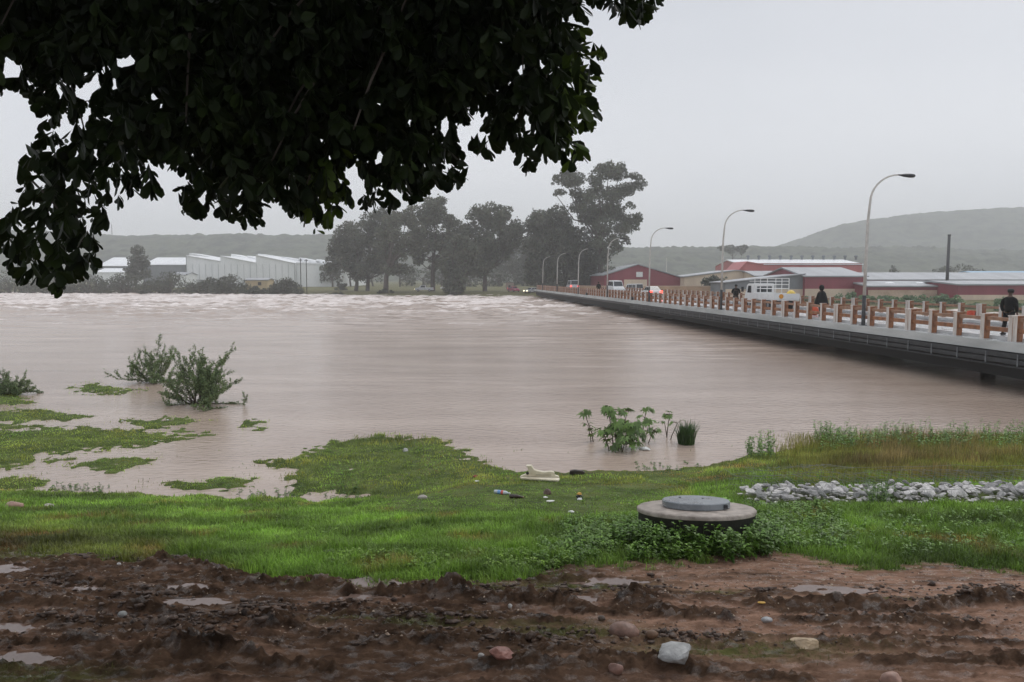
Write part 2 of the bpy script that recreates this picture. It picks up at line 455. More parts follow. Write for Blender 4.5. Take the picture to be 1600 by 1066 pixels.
# ground material
def ground_mat():
    m = bpy.data.materials.new('wet_ground'); m.use_nodes = True
    t = m.node_tree; n = t.nodes; l = t.links.new; b = n['Principled BSDF']
    tcx = n.new('ShaderNodeTexCoord')
    def noise(sc, det=6, ro=.6, st=None):
        x = n.new('ShaderNodeTexNoise'); x.inputs['Scale'].default_value = sc; x.inputs['Detail'].default_value = det; x.inputs['Roughness'].default_value = ro
        if st:
            mm = n.new('ShaderNodeMapping'); mm.inputs['Scale'].default_value = st; l(tcx.outputs['Object'], mm.inputs[0]); l(mm.outputs[0], x.inputs['Vector'])
        else: l(tcx.outputs['Object'], x.inputs['Vector'])
        return x.outputs[0]
    def ramp(src, a, ca, bb, cb):
        x = n.new('ShaderNodeValToRGB'); x.color_ramp.elements[0].position = a; x.color_ramp.elements[1].position = bb
        x.color_ramp.elements[0].color = (*ca, 1); x.color_ramp.elements[1].color = (*cb, 1); l(src, x.inputs[0]); return x.outputs[0]
    def mix(f, a, c):
        x = n.new('ShaderNodeMix'); x.data_type = 'RGBA'
        if isinstance(f, float): x.inputs[0].default_value = f
        else: l(f, x.inputs[0])
        l(a, x.inputs[6]); l(c, x.inputs[7]); return x.outputs[2]
    at = n.new('ShaderNodeAttribute'); at.attribute_name = 'zones'
    sep = n.new('ShaderNodeSeparateColor'); l(at.outputs['Color'], sep.inputs[0])
    dark = ramp(noise(3.5, 8, .7, (1, 2.2, 1)), .35, (.020, .012, .0075), .66, (.125, .076, .048))
    clay = ramp(noise(5, 8, .7, (1, 2.5, 1)), .32, (.12, .066, .042), .66, (.36, .22, .155))
    mossy = ramp(noise(9, 6), .35, (.035, .04, .012), .65, (.13, .13, .045))
    grass = ramp(noise(1.6, 8, .65), .35, (.045, .065, .018), .65, (.12, .15, .045))
    c = mix(sep.outputs[1], dark, clay)
    # small pale pebbles and chaff
    vo = n.new('ShaderNodeTexVoronoi'); vo.inputs['Scale'].default_value = 26
    l(tcx.outputs['Object'], vo.inputs['Vector'])
    peb = ramp(vo.outputs['Distance'], .08, (1, 1, 1), .13, (0, 0, 0))
    gate = ramp(noise(4, 3), .56, (0, 0, 0), .62, (1, 1, 1))
    mm = n.new('ShaderNodeMath'); mm.operation = 'MULTIPLY'; l(peb, mm.inputs[0]); l(gate, mm.inputs[1])
    mm2 = n.new('ShaderNodeMath'); mm2.operation = 'MULTIPLY'; mm2.inputs[1].default_value = .55; l(mm.outputs[0], mm2.inputs[0])
    pc = ramp(noise(40, 2), .4, (.28, .2, .13), .6, (.4, .36, .3))
    c = mix(mm2.outputs[0], c, pc)
    mb = n.new('ShaderNodeMath'); mb.operation = 'MULTIPLY'; l(sep.outputs[2], mb.inputs[0]); l(ramp(noise(14, 5), .35, (.3, .3, .3), .55, (1, 1, 1)), mb.inputs[1])
    c = mix(mb.outputs[0], c, mossy)
    c = mix(sep.outputs[0], c, grass)
    l(c, b.inputs['Base Color'])
    rr = n.new('ShaderNodeMapRange'); rr.inputs['From Min'].default_value = .40; rr.inputs['From Max'].default_value = .50
    rr.inputs['To Min'].default_value = .2; rr.inputs['To Max'].default_value = .9
    b.inputs['Specular IOR Level'].default_value = .42
    l(noise(6, 6, .6, (1, 2.5, 1)), rr.inputs[0])
    sr = n.new('ShaderNodeMapRange'); sr.inputs['From Min'].default_value = .2; sr.inputs['From Max'].default_value = .7; sr.inputs['To Min'].default_value = .5; sr.inputs['To Max'].default_value = .05; l(rr.outputs[0], sr.inputs[0]); l(sr.outputs[0], b.inputs['Specular IOR Level'])
    rm = n.new('ShaderNodeMath'); rm.operation = 'MAXIMUM'; l(rr.outputs[0], rm.inputs[0])
    gq = n.new('ShaderNodeMath'); gq.operation = 'MULTIPLY'; gq.inputs[1].default_value = .9; l(sep.outputs[0], gq.inputs[0]); l(gq.outputs[0], rm.inputs[1])
    l(rm.outputs[0], b.inputs['Roughness'])
    bu = n.new('ShaderNodeBump'); bu.inputs['Strength'].default_value = .8; bu.inputs['Distance'].default_value = .03
    l(noise(22, 9, .75), bu.inputs['Height']); l(bu.outputs[0], b.inputs['Normal'])
    return m
M_ground = ground_mat()

rows = [-12, -9, -6, -4, -2, -.5, .8, 1.8, 2.5, 3.1, 3.5]
y = 3.6
while y < 2600:
    rows.append(y)
    if y < 9: y += .017
    elif y < 22: y += .05 + (y - 9) * .004
    elif y < 60: y += .25
    else: y *= 1.012
    if y > 300: y *= 1.05
rows = np.array(rows); NC = 900
uu = np.linspace(-1, 1, NC)
GY, GU = np.meshgrid(rows, uu, indexing='ij')
GX = GU * np.sqrt(GY ** 2 + 64) * .95
tz, mud, clay, moss, wet, isl, _, _ = terrain(GX, GY)
far_c = (GY > 60)
grassm = np.clip(1 - mud, 0, 1)
zones = np.stack([np.where(far_c, .72, grassm), np.where(far_c, .8, clay), np.clip(moss, 0, 1)], -1).reshape(-1, 3)
nr = len(rows)
idx = np.arange(nr * NC).reshape(nr, NC)
Q = np.stack([idx[:-1, :-1], idx[:-1, 1:], idx[1:, 1:], idx[1:, :-1]], -1).reshape(-1, 4)
g = mesh_arrays('ground', np.stack([GX, GY, tz], -1).reshape(-1, 3), [Q], M_ground, attr={'zones': zones}, sm=True)
tag(g, kind='structure')
print('ground verts', nr * NC)

# ================================================================== WATER
def water_mat():
    m = bpy.data.materials.new('muddy_water'); m.use_nodes = True
    t = m.node_tree; n = t.nodes; l = t.links.new; b = n['Principled BSDF']
    tcx = n.new('ShaderNodeTexCoord')
    mp_ = n.new('ShaderNodeMapping'); mp_.inputs['Scale'].default_value = (.35, 1.2, 1); l(tcx.outputs['Object'], mp_.inputs[0])
    no = n.new('ShaderNodeTexNoise'); no.inputs['Scale'].default_value = .35; no.inputs['Detail'].default_value = 6; l(mp_.outputs[0], no.inputs['Vector'])
    rp = n.new('ShaderNodeValToRGB'); rp.color_ramp.elements[0].position = .3; rp.color_ramp.elements[1].position = .7
    rp.color_ramp.elements[0].color = (.33, .25, .20, 1); rp.color_ramp.elements[1].color = (.45, .355, .29, 1); l(no.outputs[0], rp.inputs[0])
    at = n.new('ShaderNodeAttribute'); at.attribute_name = 'foam'
    mi_ = n.new('ShaderNodeMix'); mi_.data_type = 'RGBA'; l(at.outputs['Fac'], mi_.inputs[0]); l(rp.outputs[0], mi_.inputs[6]); mi_.inputs[7].default_value = (.95, .88, .85, 1)
    l(mi_.outputs[2], b.inputs['Base Color'])
    mr = n.new('ShaderNodeMapRange'); mr.inputs['To Min'].default_value = 0; mr.inputs['To Max'].default_value = .5; l(at.outputs['Fac'], mr.inputs[0])
    sy = n.new('ShaderNodeSeparateXYZ'); l(tcx.outputs['Object'], sy.inputs[0])
    ry_ = n.new('ShaderNodeMapRange'); ry_.inputs['From Min'].default_value = 18; ry_.inputs['From Max'].default_value = 60; ry_.inputs['To Min'].default_value = .09; ry_.inputs['To Max'].default_value = .2; l(sy.outputs['Y'], ry_.inputs[0])
    ad = n.new('ShaderNodeMath'); ad.operation = 'ADD'; l(mr.outputs[0], ad.inputs[0]); l(ry_.outputs[0], ad.inputs[1]); l(ad.outputs[0], b.inputs['Roughness'])
    b.inputs['IOR'].default_value = 1.33
    mp2 = n.new('ShaderNodeMapping'); mp2.inputs['Scale'].default_value = (1, 2.2, 1); l(tcx.outputs['Object'], mp2.inputs[0])
    n2 = n.new('ShaderNodeTexNoise'); n2.inputs['Scale'].default_value = 3.2; n2.inputs['Detail'].default_value = 5; l(mp2.outputs[0], n2.inputs['Vector'])
    bu = n.new('ShaderNodeBump'); bu.inputs['Strength'].default_value = .5; bu.inputs['Distance'].default_value = .05
    l(n2.outputs[0], bu.inputs['Height']); l(bu.outputs[0], b.inputs['Normal'])
    return m
M_water = water_mat()
wr = []; y = 12.5
while y < 300: wr.append(y); y += .05 + (y - 12.5) * .0055
wr = np.array(wr); NW = 640
WY, WU = np.meshgrid(wr, np.linspace(-1, 1, NW), indexing='ij')
WX = WU * (WY + 10) * .95
calm = smooth(WY, 18, 60)
turb = smooth(WY, 55, 115)
patch = smooth(fbm(WX * .05, WY * .09, 84, 2), -.15, .3)
wz = (.002 + .045 * calm * patch) * perlin(WX * .30, WY * 1.3, 71) + .022 * calm * patch * np.abs(perlin(WX * .7, WY * 2.2, 72)) \
    + .10 * smooth(WY, 35, 80) * perlin(WX * .12, WY * .5, 73) \
    + turb * (.34 * perlin(WX * .13, WY * .3, 74) + .32 * np.abs(perlin(WX * .3, WY * .5, 75)) + .16 * perlin(WX * .8, WY * .8, 76))
ws = 1 - np.abs(perlin(WX * .11, WY * .22, 77)) * 2.2
fo = turb * smooth(fbm(WX * .10, WY * .30, 78, 4) + .4 * ws + .45 * smooth(WY, 85, 150) * smooth(-(WX / WY * 1170), -160, 60), .28, .60)
fo = fo * (.55 + .45 * smooth(perlin(WX * 1.1, WY * 1.0, 79), -.2, .3))
st = smooth(WY, 26, 42) * smooth(fbm(WX * .13, WY * .8, 80, 3) + .2 * perlin(WX * .04, WY * .06, 83), .44, .75) * .22 * (1 - .6 * turb)
fo = np.clip(fo * (.55 + .6 * np.abs(perlin(WX * .5, WY * .35, 85))) + st, 0, .85)
idx = np.arange(len(wr) * NW).reshape(len(wr), NW)
Q = np.stack([idx[:-1, :-1], idx[:-1, 1:], idx[1:, 1:], idx[1:, :-1]], -1).reshape(-1, 4)
wtr = mesh_arrays('river_water', np.stack([WX, WY, wz], -1).reshape(-1, 3), [Q], M_water, attr={'foam': fo.ravel()}, sm=True)
tag(wtr, kind='structure')

M_pud = mat('puddle_water', (.2, .14, .115), (.16, .11, .09), 3, rough=.04, spec=.6)
for (x0, y0, rx, ry, zp) in PUDZ:
    mb = MB(); k = 60
    wb = [1.15 + .18 * math.sin(3 * 2 * math.pi * j / k + x0 * 3) + .12 * math.sin(7 * 2 * math.pi * j / k + y0 * 5) for j in range(k)]
    mb.add([(x0 + wb[j] * rx * math.cos(2 * math.pi * j / k), y0 + wb[j] * ry * math.sin(2 * math.pi * j / k), zp) for j in range(k)], [tuple(range(k))])
    o = mb.build('puddle_water', M_pud); tag(o, kind='structure')
    for p in o.data.polygons:
        if p.normal.z < 0: p.flip()

# ================================================================== HILLS
M_hill = mat('bush_hill', (.065, .078, .045), (.010, .016, .008), .06, rough=.9, detail=12, p0=.42, p1=.56)
def hill(name, Y0, us, vs, depth, seed, amp):
    xs = np.linspace(-1250 * Y0 / 1170 - 200, 1700 * Y0 / 1170 + 100, 1300)
    ts = np.linspace(0, 1.5, 110)
    T, X = np.meshgrid(ts, xs, indexing='ij')
    uq = 800 + 1170 * X / Y0
    vt = np.interp(uq, us, vs)
    top = CAMZ + (436 - vt) * Y0 / 1170
    prof = np.where(T < 1, np.sin(T * np.pi / 2) ** 1.2, 1 - (T - 1) * .35)
    Yg = Y0 - depth + depth * T + 30 * perlin(X * .004, T * 2, seed)
    Z = top * prof - 3 * (1 - np.minimum(T * 4, 1)) + (amp * (1.1 * np.abs(perlin(X * .11, Yg * .11, seed + 1)) + .5 * np.abs(perlin(X * .27, Yg * .2, seed + 2)) - .45) + amp * 1.5 * perlin(X * .012, Yg * .02, seed + 3)) * np.minimum(T * 3, 1)
    nr_, nc_ = X.shape
    idx = np.arange(nr_ * nc_).reshape(nr_, nc_)
    Q = np.stack([idx[:-1, :-1], idx[:-1, 1:], idx[1:, 1:], idx[1:, :-1]], -1).reshape(-1, 4)
    o = mesh_arrays(name, np.stack([X, Yg, Z], -1).reshape(-1, 3), [Q], M_hill, sm=False)
    tag(o, kind='structure'); return o
hill('hills', 900, [-600, 0, 160, 350, 505, 700, 850, 960, 1210, 1600, 2400], [366, 367, 369, 371, 373, 380, 386, 391, 391, 396, 400], 330, 100, 3.2)
hill('hills', 1300, [-900, 850, 1100, 1205, 1250, 1300, 1350, 1400, 1500, 1600, 1800, 2400], [440, 430, 404, 391, 373, 355, 346, 339, 331, 328, 324, 330], 330, 110, 3.0)

# ================================================================== leaf clouds
def leaf_quads(C, size, flat=.0, rg=rng, aspect=.55, droop=0):
    """random oriented quads at centres C (n,3), returns V (4n,3)"""
    n = len(C)
    d = rg.normal(size=(n, 3)); d[:, 2] = d[:, 2] * (1 - flat) - droop
    d /= np.linalg.norm(d, axis=1)[:, None]
    e = rg.normal(size=(n, 3)); e -= d * (e * d).sum(1)[:, None]; e /= np.linalg.norm(e, axis=1)[:, None] + 1e-9
    sz = np.asarray(size) * rg.uniform(.6, 1.3, n)
    a = d * sz[:, None] * .5; b = e * sz[:, None] * .5 * aspect
    V = np.stack([C - a, C + b, C + a, C - b], 1).reshape(-1, 3)
    return V

def quad_idx(n): return np.arange(4 * n).reshape(n, 4)

def tint_leaf(n, lo=.7, hi=1.25, rg=rng, k=4):
    t = rg.uniform(lo, hi, n)[:, None] * np.array([1, 1, 1]) * (1 + rg.normal(size=(n, 3)) * np.array([.06, .03, .05]))
    return np.repeat(np.clip(t, .2, 2), k, 0)

M_euc = mat('eucalyptus_leaves', (.13, .14, .095), (.075, .085, .055), .15, rough=.7, attr='tint', trans=.15)
M_dark = mat('evergreen_leaves', (.12, .13, .09), (.065, .075, .05), .2, rough=.7, attr='tint', trans=.15)
M_shrub = mat('shrub_leaves', (.085, .095, .06), (.05, .058, .036), .5, rough=.8, attr='tint', trans=.15)
M_shrubg = mat('green_shrub_leaves', (.20, .30, .16), (.13, .20, .11), .5, rough=.8, attr='tint', trans=.15)
M_bark = mat('bark', (.11, .09, .075), (.05, .04, .032), 3, rough=.9, stretch=(1, 1, .3))

def far_tree(label, cat, Y, poly=None, clumps=None, n=70, rp=(7, 15), trunks=None, leafm=None, leaf=.62, per=190, name='tree', group=None, depth=.8, seed=1):
    rg = np.random.default_rng(seed)
    leafm = leafm or M_euc
    if clumps is None:
        P = np.array(poly); lo = P.min(0); hi = P.max(0); clumps = []
        tries = 0
        n = int(n * 1.6)
        while len(clumps) < n and tries < 20000:
            tries += 1
            c = rg.uniform(lo, hi); r = rg.uniform(*rp)
            s = sdf_poly(np.array([c[0]]), np.array([c[1]]), poly)[0]
            if s < r * .55: continue
            clumps.append((c[0], c[1], r))
    bx, by = trunks[0][0], trunks[0][1]
    base = atY(bx, by, Y); zg = gz(base[0], base[1])
    k = Y / 1170
    t = thing(name, label, cat, (base[0], Y, zg), group=group)
    cx = np.mean([c[0] for c in clumps]); wd = max(c[0] for c in clumps) - min(c[0] for c in clumps)
    Cs = []; cent = []
    for (u, v, r) in clumps:
        p = atY(u, v, Y) - np.array([base[0], Y, zg])
        hw = max(.15, 1 - abs(u - cx) / (wd * .5 + 1e-6)) * wd * .5 * k * depth
        p[1] = rg.uniform(-hw, hw)
        cent.append((p, r * k))
        m = int(per * (r / 11) ** 2) + 12
        d = rg.normal(size=(m, 3)); d /= np.linalg.norm(d, axis=1)[:, None]
        rad = rg.uniform(.3, 1.0, m) ** .5
        q = d * rad[:, None] * (r * k) * np.array([1.05, 1.05, .78])
        q *= (1 + .25 * rg.normal(size=(m, 1)) * (rg.random((m, 1)) < .25))
        Cs.append(p + q)
    C = np.concatenate(Cs)
    V = leaf_quads(C, leaf, rg=rg, aspect=.7)
    mesh_arrays('crown', V, [quad_idx(len(C))], leafm, t, attr={'tint': tint_leaf(len(C), .6, 1.4, rg)})
    mb = MB()
    for ti, tr in enumerate(trunks):
        u0, v0, wpx, vt = tr[:4]
        q0 = atY(u0, v0, Y) - np.array([base[0], Y, zg]); q0[2] = min(q0[2], 0) - .6
        q1 = atY(u0 + (tr[4] if len(tr) > 4 else 0), vt, Y) - np.array([base[0], Y, zg])
        r0 = wpx * k * .5
        mid = q0 * .5 + q1 * .5 + np.array([.4 * rg.normal(), .4 * rg.normal(), 0])
        mb.tube([q0, q0 * .9 + q1 * .1, mid, q1], [r0 * 1.35, r0, r0 * .8, r0 * .6], 7)
        own = [c for i, c in enumerate(cent) if i % len(trunks) == ti]
        pick = [own[i] for i in rg.permutation(len(own))[:14]]
        for (p, r) in pick:
            s = q1 * rg.uniform(.55, 1.0) + q0 * 0
            s = q0 + (q1 - q0) * rg.uniform(.55, 1.0)
            m_ = (s + p) / 2 + np.array([0, 0, -.06 * np.linalg.norm(p - s)]) + rg.normal(size=3) * .9
            mb.tube([s, m_, p], [r0 * .32, r0 * .2, r0 * .08], 5, cap=False)
    mb.build('trunk', M_bark, t, sm=True)
    return t

far_tree('broad grey-green tree on far bank, leftmost of the big trees, beside the white warehouse', 'tree', 215,
         [(497, 418), (505, 398), (515, 380), (530, 352), (560, 333), (592, 322), (620, 333), (628, 380), (622, 425), (590, 438), (545, 440), (518, 432)], n=78,
         trunks=[(556, 457, 7, 425), (574, 457, 7, 420)], seed=1, name='broadleaf_tree', leafm=M_dark)
far_tree('spreading tree with forked trunk standing right at the far water edge', 'tree', 198,
         [(588, 340), (608, 322), (630, 313), (652, 315), (662, 345), (668, 380), (650, 410), (640, 430), (600, 432), (586, 400)], n=44, rp=(6, 12), per=170,
         trunks=[(602, 461, 9, 405, 6)], seed=2, name='eucalyptus_tree')
far_tree('tall rounded tree with its bare trunk right of the silver pickup', 'tree', 208,
         [(640, 322), (664, 303), (690, 306), (706, 320), (720, 340), (730, 368), (724, 400), (702, 422), (655, 424), (640, 400), (634, 350)], n=64, rp=(6, 13),
         trunks=[(676, 458, 8, 395, 2)], seed=3, name='eucalyptus_tree')
far_tree('narrow dark tree leafy to the ground at the far water edge, between two large trees', 'tree', 190,
         [(688, 405), (700, 372), (728, 366), (748, 384), (752, 420), (735, 440), (722, 462), (697, 462), (692, 440)], n=55, rp=(6, 10),
         trunks=[(708, 464, 9, 420)], seed=4, name='broadleaf_tree', leafm=M_dark)
far_tree('large domed tree with pale upper crown, left of the gap before the bridge end', 'tree', 210,
         [(716, 360), (726, 338), (742, 322), (762, 316), (798, 319), (808, 342), (822, 352), (820, 376), (802, 396), (784, 420), (762, 436), (725, 432), (708, 400)], n=88, rp=(6, 14),
         trunks=[(757, 458, 8, 410, 4)], seed=5, name='eucalyptus_tree')
far_tree('faint hazy tree filling the gap behind the parked cars', 'tree', 330,
         [(764, 405), (785, 380), (812, 366), (832, 380), (842, 405), (836, 442), (775, 446)], n=40, rp=(6, 12),
         trunks=[(802, 452, 5, 420)], seed=6, name='broadleaf_tree', leaf=.8, leafm=M_dark)
far_tree('dense dark tree with foliage to the ground behind the far end of the bridge', 'tree', 205,
         [(820, 350), (830, 330), (858, 321), (880, 326), (905, 348), (930, 368), (945, 400), (945, 440), (930, 452), (850, 455), (824, 450), (820, 400)], n=130, rp=(8, 15),
         trunks=[(882, 459, 9, 400)], seed=7, name='broadleaf_tree', leafm=M_dark)
fc = [(891, 281, 17), (884, 270, 9), (904, 276, 10), (949, 268, 15), (941, 261, 10), (958, 262, 10), (970, 264, 9), (963, 274, 9), (993, 274, 8), (984, 272, 5), (1000, 284, 8), (997, 291, 6), (980, 296, 10), (986, 289, 8), (928, 279, 12), (933, 292, 12),
      (917, 306, 17), (900, 300, 10), (954, 305, 18), (969, 298, 12), (941, 330, 22), (962, 322, 14), (967, 336, 12), (988, 341, 11), (996, 338, 7), (979, 349, 11), (971, 356, 12), (941, 354, 18), (958, 372, 10), (952, 380, 9), (967, 384, 8),
      (872, 300, 6), (878, 297, 4), (902, 322, 12), (921, 338, 18), (870, 277, 6), (868, 283, 4), (948, 392, 9), (934, 380, 14), (980, 322, 6), (991, 352, 7), (915, 325, 14), (975, 368, 7), (976, 376, 5), (940, 405, 12), (945, 425, 12), (938, 440, 12)]
far_tree('tallest tree, a high open eucalyptus with separate leaf clumps above the red gabled shed', 'tree', 200, clumps=fc + [(a + 5, b + 4, c * .8) for a, b, c in fc] + [(a - 4, b + 3, c * .7) for a, b, c in fc],
         trunks=[(938, 460, 10, 350, 2)], seed=8, name='eucalyptus_tree', per=260, leaf=.55)
far_tree('small dark conical tree above the bushes, left of the sawtooth warehouse', 'tree', 250,
         [(194, 418), (198, 402), (204, 388), (214, 383), (226, 392), (232, 408), (236, 424), (230, 440), (200, 440)], n=40, rp=(4, 8),
         trunks=[(213, 446, 5, 415)], seed=9, name='conical_tree', leafm=M_dark)
far_tree('small round dark tree between the cream shed and the grey lean-to', 'tree', 150,
         [(1094, 440), (1102, 432), (1115, 430), (1124, 434), (1128, 446), (1122, 452), (1100, 452)], n=30, rp=(3, 6),
         trunks=[(1110, 456, 2, 445)], seed=10, name='broadleaf_tree', leafm=M_dark, leaf=.35)
far_tree('thin young tree with sparse leaves at the tip of the grey lean-to roof', 'tree', 140,
         clumps=[(1129, 437, 3), (1133, 443, 2.5), (1127, 446, 2.5), (1135, 434, 2), (1131, 450, 2.5)], trunks=[(1130, 458, 1.2, 440)], seed=11, name='young_tree', leaf=.3)
far_tree('pair of rounded tree crowns on the low skyline right of the second street lamp', 'tree', 500,
         clumps=[(1128, 388, 5), (1136, 389, 6), (1145, 387, 5), (1154, 389, 5), (1163, 387, 4.5), (1158, 392, 5), (1140, 392, 6)], trunks=[(1145, 405, 3, 392)], seed=12, name='skyline_tree', leafm=M_dark, leaf=1.9, per=700)
far_tree('small pointed tree poking above the long silver roof', 'tree', 260,
         clumps=[(1397, 418, 4), (1394, 423, 5), (1401, 424, 5), (1397, 429, 6)], trunks=[(1397, 440, 2, 428)], seed=13, name='pointed_tree', leafm=M_dark)
far_tree('wide low tree crown behind the long silver roof beside the dark chimney', 'tree', 300,
         clumps=[(1465 + i * 7.5, 424 - 5 * math.sin(i / 9 * 3.1) + (i % 3), 6.5) for i in range(10)] + [(1492, 418, 7), (1480, 420, 6)], trunks=[(1492, 440, 3, 428)], seed=14, name='broadleaf_tree')
# hazy row of trees behind the parkland
hz = [(520, 425, 17), (548, 418, 18), (583, 420, 20), (625, 424, 20), (660, 428, 20), (690, 424, 19), (735, 428, 18), (780, 432, 16), (815, 436, 14), (850, 430, 16)]
for i, (u, v, r) in enumerate(hz):
    cl = [(u + random.uniform(-r, r), v + random.uniform(-r * .4, r * .9), random.uniform(6, 10)) for _ in range(16)]
    far_tree(['misty background tree seen under the leftmost big tree', 'misty background tree between the first two trunks', 'misty background tree behind the forked trunk', 'misty background tree just right of the forked trunk',
              'misty background tree behind the silver pickup', 'misty background tree behind the distant white vehicle', 'misty background tree behind the domed tree trunk', 'misty background tree behind the row of parked cars',
              'misty background tree left of the farthest street lamp', 'misty background tree between the two farthest street lamps'][i], 'tree', 300 + 8 * (i % 3), clumps=cl,
             trunks=[(u, 446, 3, v + 6)], seed=30 + i, name='background_tree', leafm=M_dark, leaf=.9, per=60, group='misty trees behind the parkland')

def shrub(name, label, cat, Y, u, vbase, w, h, seed, m=None, group=None, leaf=.3, n=12, per=80):
    rg = np.random.default_rng(seed); m = m or M_shrub; k = Y / 1170
    b = atY(u, vbase, Y); zg = gz(b[0], Y)
    t = thing(name, label, cat, (b[0], Y, zg), group=group)
    hh = h * k + max(0, b[2] - zg) * 1.0; ww = w * k / 2
    Cs = []; mb = MB()
    for i in range(n):
        a = rg.uniform(-1, 1); f = math.sqrt(max(0, 1 - a * a))
        r = rg.uniform(.28, .45) * min(ww, hh * .8)
        p = np.array([a * (ww - r * .6), rg.uniform(-.5, .5) * ww, rg.uniform(.15, 1) * f * (hh - r * .9) + r * .2])
        mm = per
        d = rg.normal(size=(mm, 3)); d /= np.linalg.norm(d, axis=1)[:, None]
        q = p + d * (rg.uniform(.3, 1, mm) ** .5)[:, None] * r * np.array([1.1, 1, .85]); q[:, 2] = np.maximum(q[:, 2], .02)
        Cs.append(q)
        mb.tube([(a * ww * .2, 0, -.2), (p[0] * .6, p[1] * .5, p[2] * .6), tuple(p)], [.035 * hh, .025 * hh, .01 * hh], 4, cap=False)
    C = np.concatenate(Cs)
    mesh_arrays('foliage', leaf_quads(C, leaf, rg=rg, aspect=.7), [quad_idx(len(C))], m, t, attr={'tint': tint_leaf(len(C), .6, 1.4, rg)})
    mb.build('stem', M_bark, t)
    return t

far_sh = [(-60, 458, 100, 26, 225, 'dark low bush on the far left water edge, mostly behind hanging leaves'),
          (20, 458, 90, 34, 222, 'dark rounded bush behind the lowest hanging leaves at far left'),
          (85, 459, 80, 30, 220, 'bush just left of where the hanging leaves end'),
          (145, 459, 75, 30, 220, 'bush just right of the hanging leaves, left of the conical tree'),
          (200, 459, 80, 34, 217, 'bush growing in front of the foot of the conical tree'),
          (260, 460, 85, 38, 214, 'tall bush right of the conical tree, just left of the white warehouse'),
          (322, 461, 70, 30, 211, 'bush below the left corner of the white warehouse'),
          (358, 461, 60, 33, 209, 'tall dark bush against the middle of the white warehouse wall'),
          (402, 462, 36, 14, 207, 'low bush in front of the small cream hut'),
          (446, 462, 52, 28, 204, 'rounded bush right of the small cream hut beside two thin poles')]
for i, (u, v, w_, h_, Y, lb) in enumerate(far_sh):
    shrub('shrub', lb, 'bush', Y, u, v, w_, h_, 60 + i, group='bushes along the far left bank', leaf=.45, n=30, per=110)
for i, (u, v, w_, h_, Y, lb) in enumerate([(528, 465, 22, 6, 196, 'tiny bush at the far water edge below the leftmost big tree'), (602, 465, 26, 8, 196, 'low scrub around the foot of the forked tree'),
                                           (533, 452, 18, 16, 225, 'small round bush beside the right end of the white warehouse')]):
    shrub('shrub', lb, 'bush', Y, u, v, w_, h_, 80 + i, leaf=.35, n=14)
rt = [(1330, 476, 60, 17, 118, 'pale green bush behind the bridge, left of the nearest street lamp'), (1385, 478, 55, 16, 112, 'green bush behind the bridge just right of the nearest street lamp'),
      (1432, 480, 50, 18, 108, 'green bush behind the bridge in front of the cream wall, middle of the row'), (1477, 482, 56, 20, 104, 'largest rounded green bush behind the bridge under the chimney'),
      (1525, 484, 40, 9, 100, 'low grey-green bush behind the bridge left of the man in the cap'), (1568, 486, 40, 20, 96, 'bush directly behind the man in the cap'), (1612, 488, 60, 16, 92, 'green bush at the right edge of the view behind the bridge'),
      (1260, 474, 36, 8, 125, 'low scrub behind the bridge right of the flatbed truck'), (1360, 488, 120, 8, 100, 'low dark scrub along the bank behind the railing gaps'), (1490, 495, 140, 9, 90, 'low dark scrub on the bank nearest the bridge at right')]
for i, (u, v, w_, h_, Y, lb) in enumerate(rt):
    shrub('shrub', lb, 'bush', Y, u, v, w_, h_, 100 + i, M_shrubg, group='bushes behind the bridge', leaf=.25, n=22, per=90)

# ================================================================== BRIDGE
BA = math.atan(.094)
def bl(xl, yl, z=0):  # bridge local -> world
    c, s = math.cos(BA), math.sin(BA)
    return (22.1 + xl * c - yl * s, xl * s + yl * c, z)
DECK = 1.9
M_conc = mat('wet_concrete', (.45, .46, .45), (.33, .34, .34), 1.2, rough=.35, rough2=.18, bump=.25, bscale=15)
M_fascia = mat('grey_concrete', (.52, .54, .53), (.36, .38, .37), .8, rough=.5, stretch=(1, .4, 2))
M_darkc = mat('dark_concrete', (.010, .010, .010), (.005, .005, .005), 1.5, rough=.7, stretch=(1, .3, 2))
M_steel = mat('dark_steel', (.04, .044, .048), (.02, .022, .024), 3, rough=.45, metal=.3)
M_brk = mat('galvanised_bracket', (.22, .24, .25), (.12, .13, .14), 4, rough=.5, metal=.3)
M_road = mat('wet_asphalt', (.07, .07, .072), (.045, .045, .047), 2, rough=.3, rough2=.1, bump=.2, bscale=60)
M_white = mat('weathered_white_paint', (.68, .63, .58), (.44, .39, .35), 5, rough=.7, stretch=(1, 1, .25), p0=.3)
M_rust = mat('rust_brown_paint', (.36, .15, .065), (.18, .08, .04), 4, rough=.6, stretch=(1, 1, .5))
M_rail = mat('faded_brown_rail', (.34, .19, .115), (.22, .125, .08), 4, rough=.6)

br = thing('road_bridge', 'long low concrete road bridge crossing the flooded river', 'bridge', (22.1, 0, 0), BA)
Y0, Y1 = 5.0, 176.0
mb = MB(); mb.box(-.45, 9.1, Y0, Y1, DECK - .3, DECK); mb.build('deck', M_conc, br)
mb = MB(); mb.box(-.53, -.452, Y0, Y1, DECK - .36, DECK - .012); mb.build('edge_beam', M_fascia, br)
mb = MB(); mb.box(1.9, 7.1, Y0, Y1 + 2, DECK + .002, DECK + .02); mb.build('roadway', M_road, br)
mb = MB(); mb.box(.12, 1.88, Y0, Y1, DECK + .002, DECK + .13); mb.box(7.12, 8.0, Y0, Y1, DECK + .002, DECK + .13)
mb.build('footway', mat('wet_pavement', (.6, .6, .6), (.48, .48, .48), 2, rough=.25, rough2=.08), br)
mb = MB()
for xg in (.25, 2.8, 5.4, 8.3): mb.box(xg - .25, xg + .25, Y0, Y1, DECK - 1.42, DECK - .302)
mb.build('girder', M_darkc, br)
mb = MB()
